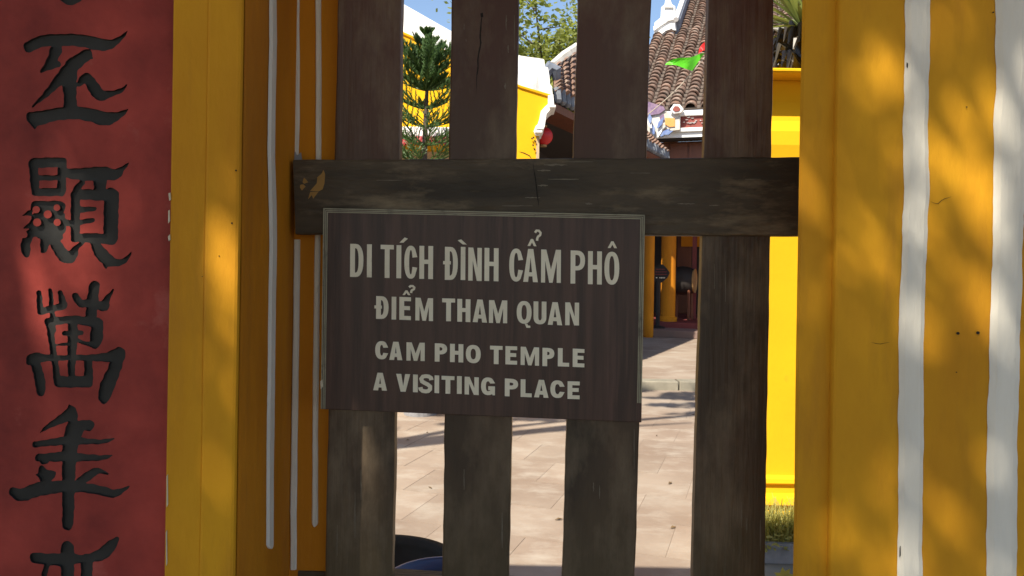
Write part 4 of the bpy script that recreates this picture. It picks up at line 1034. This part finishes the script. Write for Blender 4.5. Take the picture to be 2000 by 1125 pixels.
# spiky plant standing on the pillar
pc = at(1572, 128, YB+.12)
pz = zc(131, ov)
spk = thing('spiky_plant', 'strap leaved plant with dark shaggy stem on top of the yellow pillar', 'plant', (pc.x, YB+.12, pz))
pr_ = random.Random(5)
g = MB()
for i in range(90):                                               # old leaf bases
    a = pr_.uniform(0, 6.28); z = pr_.uniform(.0, .26); r0 = .06+.04*pr_.random()
    d = Vector((math.cos(a), math.sin(a), 0)); p = Vector((0, 0, z))
    g.tube([p+d*.02, p+d*(r0+.03)+Vector((0, 0, .05)), p+d*(r0+.09)+Vector((0, 0, .02+.08*pr_.random())), p+d*(r0+.12)+Vector((0, 0, -.03))], [.03, .026, .016, .004], 5)
g.tube([(0, 0, 0), (0, 0, .32)], [.09, .05], 8); g.build('stem', M['fleshy'], spk)
for i in range(80):
    a = pr_.uniform(0, 6.28); el = pr_.uniform(.0, 1.35); L_ = pr_.uniform(.38, .68); d = Vector((math.cos(a), math.sin(a), 0)); sd = Vector((-d.y, d.x, 0))
    q = MB(); vs = []; nS = 6
    for k in range(nS+1):
        t = k/nS; p = Vector((0, 0, .27))+d*(L_*t*math.cos(el*(1-.3*t)))+Vector((0, 0, L_*t*math.sin(el)-.22*t*t*L_)); wd = .019*math.sin(math.pi*(.12+.86*t))+.002
        vs += [p-sd*wd+Vector((0, 0, .006)), p, p+sd*wd+Vector((0, 0, .006))]
    q.add(vs, [(k*3+j, k*3+j+1, k*3+j+4, k*3+j+3) for k in range(nS) for j in (0, 1)])
    q.build('leaf', M['strap'], spk, fix=False)

# low trough of grassy plants at its foot
YT = 3.35
tz0, tz1 = at(1522, 1101, YT).z, at(1522, 1062, YT).z
tx0, tx1 = X(1484, YT, 1080), X(1640, YT, 1080)
ledge = MB((tx0, YT, 0)); ledge.box((tx0-.02, YT-.16, -.03), (tx1+.4, YT+.55, tz0-.002))
lo_ = ledge.build('brick_ledge', M['kerb'], bevel=.012); lo_.location = (tx0, YT, 0)
tag(lo_, 'low brown ledge under the grey plant trough at the foot of the yellow pillar', 'ledge')
tr_o = thing('plant_trough', 'grey speckled concrete trough on the ledge by the yellow pillar', 'planter', ((tx0+tx1)/2, YT+.1, tz0))
g = MB(tr_o.location); wl = .025
g.box((tx0, YT, tz0), (tx1, YT+wl, tz1)); g.box((tx0, YT+.22, tz0), (tx1, YT+.22+wl, tz1)); g.box((tx0, YT+wl, tz0), (tx0+wl, YT+.22, tz1)); g.box((tx1-wl, YT+wl, tz0), (tx1, YT+.22, tz1))
g.build('trough_wall', M['greystone'], tr_o)
g = MB(tr_o.location); g.box((tx0+wl, YT+wl, tz0+.01), (tx1-wl, YT+.22, tz1-.02)); g.build('soil', M['bark'], tr_o)
gp = MB(((tx0+tx1)/2, YT+.12, tz1)); gr_ = random.Random(12)
ht = at(1522, 988, YT).z-tz1
for i in range(1000):
    x = gr_.uniform(tx0+.02, tx1-.02); y = YT+gr_.uniform(.02, .22); z = tz1-.02
    a = gr_.uniform(0, 6.28); L_ = ht*gr_.uniform(.5, 1.08); ln = gr_.uniform(0, .9); d = Vector((math.cos(a), math.sin(a), 0))*ln; sd = Vector((-math.sin(a), math.cos(a), 0))
    if gr_.random() < .3: sd = Vector((1, 0, 0))
    vs = []
    for k in range(4):
        t = k/3; p = Vector((x, y, z))+d*(L_*t*t)+Vector((0, 0, L_*t*(1-.25*ln*t))); wd = .0042*(1-t)+.0006
        vs += [p-sd*wd, p+sd*wd]
    gp.add(vs, [(0, 1, 3, 2), (2, 3, 5, 4), (4, 5, 7, 6)])
for i in range(160):
    x = gr_.uniform(tx0, tx1); y = YT+gr_.uniform(-.04, .1); z = tz1+gr_.uniform(-.02, .07); a = gr_.uniform(0, 6.28); d = Vector((math.cos(a), -abs(math.sin(a)), gr_.uniform(-.4, .6))).normalized(); sd = d.cross(Vector((0, 0, 1))).normalized(); L_ = gr_.uniform(.02, .045)
    p = Vector((x, y, z)); gp.add([p, p+d*L_*.5+sd*L_*.28, p+d*L_, p+d*L_*.5-sd*L_*.28], [(0, 1, 2, 3)])
gpo = gp.build('grassy_plant', M['grassy'], fix=False); gpo.location = ((tx0+tx1)/2, YT+.12, tz1)
tag(gpo, 'bushy yellow green plant growing in the grey trough', 'plant')
lf = MB((X(1532, YT-.2, 1118), YT-.2, 0))
for a in (20, 60, 100, 150, -20):
    p = at(1530, 1128, YT-.2); d = Vector((math.cos(R(a)), -.2, math.sin(R(a)))); sd = Vector((-d.z, 0, d.x)); L_ = .05
    lf.add([p, p+d*L_*.5+sd*.012, p+d*L_, p+d*L_*.5-sd*.012], [(0, 1, 2, 3)])
lfo = lf.build('weed', M['grassy'], fix=False); lfo.location = (X(1532, YT-.2, 1118), YT-.2, 0)
tag(lfo, 'small green weed sprouting in front of the grey trough', 'plant')

# ================================================================= POTS BEHIND THE GATE, LOWER LEFT
bp_ = at(735, 1075, 3.03)
pot = thing('black_pot', 'wide black glazed pot on the courtyard behind the first gate slat', 'pot', (bp_.x, 3.03, 0))
rp2 = .365
H_ = at(775, 1046, 3.03+rp2*.95).z
g = MB()
g.lathe([(0, 0), (.24, 0), (.30, H_*.35), (.345, H_*.75), (.36, H_*.92), (.372, H_*.97), (.362, H_), (.335, H_*.985), (.325, H_*.85), (.28, H_*.25), (0, H_*.15)], 48); g.build('body', M['black_pot'], pot, smooth=True)
g = MB(); g.lathe([(0, H_*.3), (.283, H_*.3)], 32); g.build('soil', M['bark'], pot, fix=False)
bb = at(868, 1125, 2.52)
bas = thing('blue_basin', 'deep blue plastic basin beside the black pot at the gate foot', 'basin', (bb.x, 2.52, 0))
rb_ = .205; zbn = at(880, 1090, 2.52+rb_).z
g = MB(); g.lathe([(0, 0), (rb_*.8, 0), (rb_*.97, zbn*.9), (rb_, zbn*.97), (rb_*1.01, zbn), (rb_*.97, zbn), (rb_*.94, zbn*.9), (rb_*.78, .015), (0, .015)], 48); g.build('bowl', M['blue'], bas, smooth=True)
g = MB(); g.lathe([(rb_*.98, zbn*.985), (rb_*1.03, zbn*.99), (rb_*1.03, zbn*1.012), (rb_*.97, zbn*1.012), (rb_*.98, zbn*.985)], 48); g.build('rim', M['blue'], bas, smooth=True)

fr_ = random.Random(31); fl_ = MB()
for i in range(15):
    Y_ = fr_.uniform(3.4, 7.5); x_ = fr_.uniform(-.2*Y_, .26*Y_); a = fr_.uniform(0, 6.28); L_ = fr_.uniform(.012, .03); d = Vector((math.cos(a), math.sin(a), 0)); sd = Vector((-d.y, d.x, 0)); p = Vector((x_, Y_, .006))
    fl_.add([p-d*L_, p-sd*L_*.35+Vector((0, 0, .008)), p+d*L_, p+sd*L_*.35+Vector((0, 0, .012*fr_.random()))], [(0, 1, 2), (0, 2, 3)])
flo = fl_.build('fallen_leaves', pmat('dry_leaf', (0.20, 0.13, 0.06), (0.11, 0.075, 0.04), scale=9, rough=0.8), fix=False, kind='stuff')
tag(flo, 'scattered dry leaves lying on the courtyard paving', 'leaves')

# ================================================================= TREES
def leaf_quads(centers, n, size, seed, spread, flat=0.6):
    r_ = np.random.default_rng(seed)
    idx = r_.integers(0, len(centers), n); c = np.array(centers)[idx] + r_.normal(0, 1, (n, 3))*np.array(spread)
    return c

def leaf_mesh(nm, P, size, seed, m, parent, origin, aspect=.5):
    r_ = np.random.default_rng(seed); n = len(P)
    a = r_.normal(0, 1, (n, 3)); a[:, 2] *= .6; a /= np.linalg.norm(a, axis=1)[:, None]
    b_ = np.cross(a, r_.normal(0, 1, (n, 3))); b_ /= np.linalg.norm(b_, axis=1)[:, None]
    s_ = size*r_.uniform(.65, 1.3, n)[:, None]
    V = np.stack([P-a*s_*.5, P+b_*s_*aspect*.5, P+a*s_*.5, P-b_*s_*aspect*.5], 1).reshape(-1, 3) - np.array(origin)
    me = bpy.data.meshes.new(nm); me.from_pydata(V.tolist(), [], np.arange(4*n).reshape(-1, 4).tolist()); me.update()
    return put(nm, me, m, parent)

# far tree beyond the roofs
t0 = Vector((1.3, 24, 0))
ft = thing('leafy_tree', 'tall leafy tree with airy crown standing behind the temple roofs', 'tree', t0)
g = MB(t0); r5 = random.Random(2); tips = []
g.tube([t0, t0+Vector((.1, 0, 2.5)), t0+Vector((0, .2, 5.2))], [.32, .25, .18], 8)
for k in range(26):
    a = r5.uniform(0, 6.28); z = r5.uniform(4.2, 6.6); L_ = r5.uniform(1.6, 4.4); el = r5.uniform(.15, 1.1)
    p0 = t0+Vector((0, .15, min(z, 5.2))); d = Vector((math.cos(a)*math.cos(el), math.sin(a)*math.cos(el), math.sin(el)))
    p1 = p0+d*L_*.5+Vector((0, 0, .2)); p2 = p0+d*L_+Vector((r5.uniform(-.5, .5), 0, r5.uniform(.2, .9)))
    g.tube([p0, p1, p2], [.09, .055, .02], 6); tips += [p1.lerp(p2, .5), p2]
    for j in range(4):
        e_ = p1.lerp(p2, r5.random()); f_ = e_+Vector((r5.uniform(-1, 1), r5.uniform(-1, 1), r5.uniform(-.3, .9))); g.tube([e_, f_], [.03, .008], 5); tips += [f_, f_, e_.lerp(f_, .6)]
g.build('trunk', M['bark'], ft)
P = leaf_quads([tuple(t_) for t_ in tips], 24000, 0, 3, (.34, .34, .24))
leaf_mesh('crown', P, .19, 4, M['leaf'], ft, t0)

# young whorled conifer beside the gable
cp = at(829, 300, 7.2)
con = thing('young_conifer', 'young dark green whorled conifer in front of the yellow gable', 'tree', (cp.x, 7.2, 0))
co = Vector(con.location)
zt3 = at(838, 44, 7.2).z
g = MB(); g.tube([(0, 0, 0), (.01, 0, 1.6), (.0, 0, 2.6), (.03, 0, zt3-.05)], [.05, .04, .028, .006], 8); g.build('trunk', M['bark'], con)
rc_ = random.Random(8)
def needles(q, p, d, L_, n, ln):
    up = Vector((0, 0, 1)); sd = d.cross(up)
    if sd.length < .01: sd = Vector((1, 0, 0))
    sd.normalize()
    for i in range(n):
        t = i/n; b0 = p+d*(L_*t); a = rc_.uniform(0, 6.28); o_ = (sd*math.cos(a)+up*abs(math.sin(a))*.9)+d*.9; o_.normalize()
        wv = d.cross(o_).normalized()*.0045; e_ = b0+o_*ln*rc_.uniform(.7, 1.2)
        q.add([b0-wv, b0+wv, e_+wv*.3, e_-wv*.3], [(0, 1, 2, 3)])
WH = [(318, .50), (284, .47), (248, .46), (212, .42), (176, .38), (150, .34), (130, .26), (112, .17), (92, .09), (70, .06)]
zw = [at(829, y, 7.2).z for y, _ in WH]; lw = [l_ for _, l_ in WH]
for wi, (z, L0) in enumerate(zip(zw, lw)):
    nb_ = 8 if wi < 4 else (13 if wi < 7 else 7)
    ph = rc_.uniform(0, 6.28)
    for k in range(nb_):
        a = ph+k*2*math.pi/nb_+rc_.uniform(-.3, .3); L_ = L0*rc_.uniform(.62, 1.22); q = MB(); rz = rc_.uniform(-.16, .12)
        if wi < 5 and rc_.random() < .12: continue
        d = Vector((math.cos(a), math.sin(a), 0)); pts = []
        rise = .40 if wi < 5 else .55
        for i in range(8):
            t = i/7; pts.append(Vector((0, 0, z))+d*(L_*t)+Vector((0, 0, L_*(rise+rz)*t**1.6+.02*t)))
        q.tube(pts, [.009*(1-.8*i/7)+.001 for i in range(8)], 5)
        for i in range(1, 8):
            p = pts[i]; dd = (pts[i]-pts[i-1]).normalized()
            needles(q, pts[i-1], dd, (pts[i]-pts[i-1]).length, 9 if wi < 4 else 10, .032 if wi < 4 else .04)
            if i >= 2:
                for s_ in (-1, 1):
                    for rep in range(2 if wi < 4 else 3):
                        bd = (dd*.7+d.cross(Vector((0, 0, 1)))*s_*rc_.uniform(.5, .9)+Vector((0, 0, rc_.uniform(.05, .75)))).normalized(); l2 = L_*.38*(1.1-.5*i/7)
                        e_ = p+bd*l2+Vector((0, 0, .03)); q.tube([p, e_], [.004, .0015], 3, cap=False); needles(q, p, (e_-p).normalized(), l2, 10 if wi < 4 else 12, .028 if wi < 4 else .034)
        q.build('branch', M['pine'], con, fix=False)
g = MB(); g.lathe([(0, 0), (.16, 0), (.21, .34), (.225, .36), (.20, .36), (.19, .3), (0, .3)], 24); tag(g.build('plant_pot', M['greystone']), 'grey round pot holding the young conifer', 'pot').location = con.location
con.location.z = .0

# garden tree inside the yard, left of the frame: its boughs shade patches of the paving
gt0 = Vector((-3.2, 3.4, -.005))
gt = thing('garden_tree', 'tree inside the courtyard left of the picture, shading patches of the paving', 'tree', gt0)
cl = []
shx, shy = -SUN.x/SUN.z, -SUN.y/SUN.z
def patch(x0, x1, y0, y1, h0, h1, n):
    for i in range(n):
        gx, gy, h = random.uniform(x0, x1), random.uniform(y0, y1), random.uniform(h0, h1)
        if noise.noise(Vector((gx*1.3, gy*3.2, 4.4))) < .02: continue
        cl.append((gx-shx*h, gy-shy*h, h))
patch(1.1, 2.8, 7.35, 8.75, 5.6, 6.6, 2600)
patch(-1.5, -.45, 6.75, 7.5, 5.6, 6.4, 1300)
patch(-.2, .7, 6.95, 7.25, 5.8, 6.4, 320)
patch(-1.3, -.8, 5.7, 6.2, 5.8, 6.4, 260)
g = MB(gt0); fk = gt0+Vector((.3, -.3, 3.6)); g.tube([gt0, gt0+Vector((.1, 0, 1.8)), fk], [.20, .16, .12], 9)
for e_ in ((-.9, 2.6, 6.1), (.2, 3.3, 6.2), (-3.6, 2.3, 6.0), (-2.6, 2.5, 6.1), (-1.6, 2.9, 6.0)):
    e_ = Vector(e_); g.tube([fk, fk.lerp(e_, .5)+Vector((0, 0, .3)), e_], [.08, .05, .012], 6)
g.build('trunk', M['bark'], gt)
leaf_mesh('crown', np.array(cl), .13, 31, M['leaf_shade'], gt, gt0, aspect=.55)

# street tree behind the viewer: never in frame, its crown dapples the gate and pillars
st0 = Vector((-4.2, -3.4, -.05))
stt = thing('street_tree', 'big street tree behind the viewer, known only by its dappled shade on the pillars', 'tree', st0)
g = MB(st0); crown_c = Vector((-1.9, -1.2, 4.6))
g.tube([st0, st0+Vector((.3, .2, 2.2)), st0+Vector((1.2, 1.0, 3.2)), crown_c+Vector((-.3, 0, -.9))], [.30, .24, .19, .12], 10)
for k in range(14):
    a = k*2*math.pi/14; e_ = crown_c+Vector((2.2*math.cos(a), 1.0*math.sin(a), random.uniform(-.3, .6))); g.tube([crown_c+Vector((-.3, 0, -.9)), crown_c.lerp(e_, .5)+Vector((0, 0, .1)), e_], [.07, .04, .012], 6)
g.build('trunk', M['bark'], stt)
# leaves: dense crown that thins out where the photograph's sun flecks come through
flecks = [ # px, py, rx, ry, tilt(deg), openness
    (395, 300, 34, 120, 14, .75), (448, 570, 34, 150, -8, .75), (365, 480, 26, 90, -22, .55), (350, 640, 22, 110, -15, .36),
    (95, 440, 72, 120, 10, .72), (60, 600, 66, 95, 0, .66), (190, 430, 50, 60, 0, .12), (40, 880, 50, 120, 0, .14), (150, 780, 70, 60, 0, .10), (10, 180, 20, 80, 0, .16), (110, 1000, 60, 60, 0, .14),
    (1840, 345, 160, 110, -30, .42), (1740, 310, 90, 80, -20, .28), (1930, 240, 100, 200, 8, .22), (1800, 60, 60, 90, 0, .18), (1700, 480, 110, 120, 0, .16),
    (1880, 560, 110, 110, -25, .24), (1970, 560, 70, 120, 0, .30), (1810, 1050, 110, 110, 0, .34), (1700, 1000, 90, 100, 0, .20), (1690, 720, 90, 130, 0, .15), (1600, 600, 80, 260, 0, .12), (1720, 160, 90, 90, 0, .13), (1930, 860, 120, 160, 0, .08)]
fl = np.array(flecks)
OD_full = 6.0; LS = .075
N0 = int(OD_full*4.6*3.5*abs(SUN.y)/(LS*LS*.62*.5*.95*.5))
base = rng.random((N0, 3)); tgt_x = -2.6+base[:, 0]*4.6; tgt_z = -.4+base[:, 1]*3.5; hh = 4.9+base[:, 2]*1.5
# point on the pillar plane that each leaf shades, seen along the sun's direction
sx_, sy_, sz_ = SUN
tt = (hh-tgt_z)/sz_
Pl = np.stack([tgt_x+sx_*tt, YF+sy_*tt, hh], 1)
uu = tgt_x/YF; vv = (tgt_z-EYE)/YF
pxs = CX+FPX*(uu*cr+vv*sr); pys = HY-FPX*(-uu*sr+vv*cr)
openn = np.zeros(N0)
for fx, fy, rx, ry, tl_, op in fl:
    a = R(tl_); dx, dy_ = pxs-fx, pys-fy; X1 = dx*math.cos(a)+dy_*math.sin(a); Y1 = -dx*math.sin(a)+dy_*math.cos(a)
    e_ = np.exp(-((X1/rx)**2+(Y1/ry)**2)*1.1); openn = np.maximum(openn, min(op*1.05, .75)*e_)
inframe = (pxs > -700) & (pxs < 2700) & (pys > -900) & (pys < 2200)
# optical depth: keep fraction so that transmitted sun is about openn
od = np.clip(-np.log(np.clip(openn+.0025, 1e-3, 1)), 0, OD_full)
keep = rng.random(N0) < od/OD_full*inframe
Pk = Pl[keep]
# outer leaves added to block sky light, kept clear of the sun flecks
NE = 26000
E = rng.random((NE, 3))*np.array([11, 8, 4.5])+np.array([-7.5, -7.2, 3.6])
te = (E[:, 1]-YF)/sy_; ex, ez = E[:, 0]-sx_*te, E[:, 2]-sz_*te
epx = CX+FPX*ex/YF; epy = HY-FPX*(ez-EYE)/YF
gy = E[:, 1]-sy_/sz_*E[:, 2]
okE = ~((epx > -200) & (epx < 2200) & (epy > -250) & (epy < 1400)) & (gy < 3.0) & (E[:, 1] < .6)
eo = leaf_mesh('sky_blocking_crown', E[okE], .26, 22, M['leaf_shade'], stt, st0, aspect=.6)
leaf_mesh('crown', Pk, LS, 21, M['leaf_shade'], stt, st0, aspect=.62)
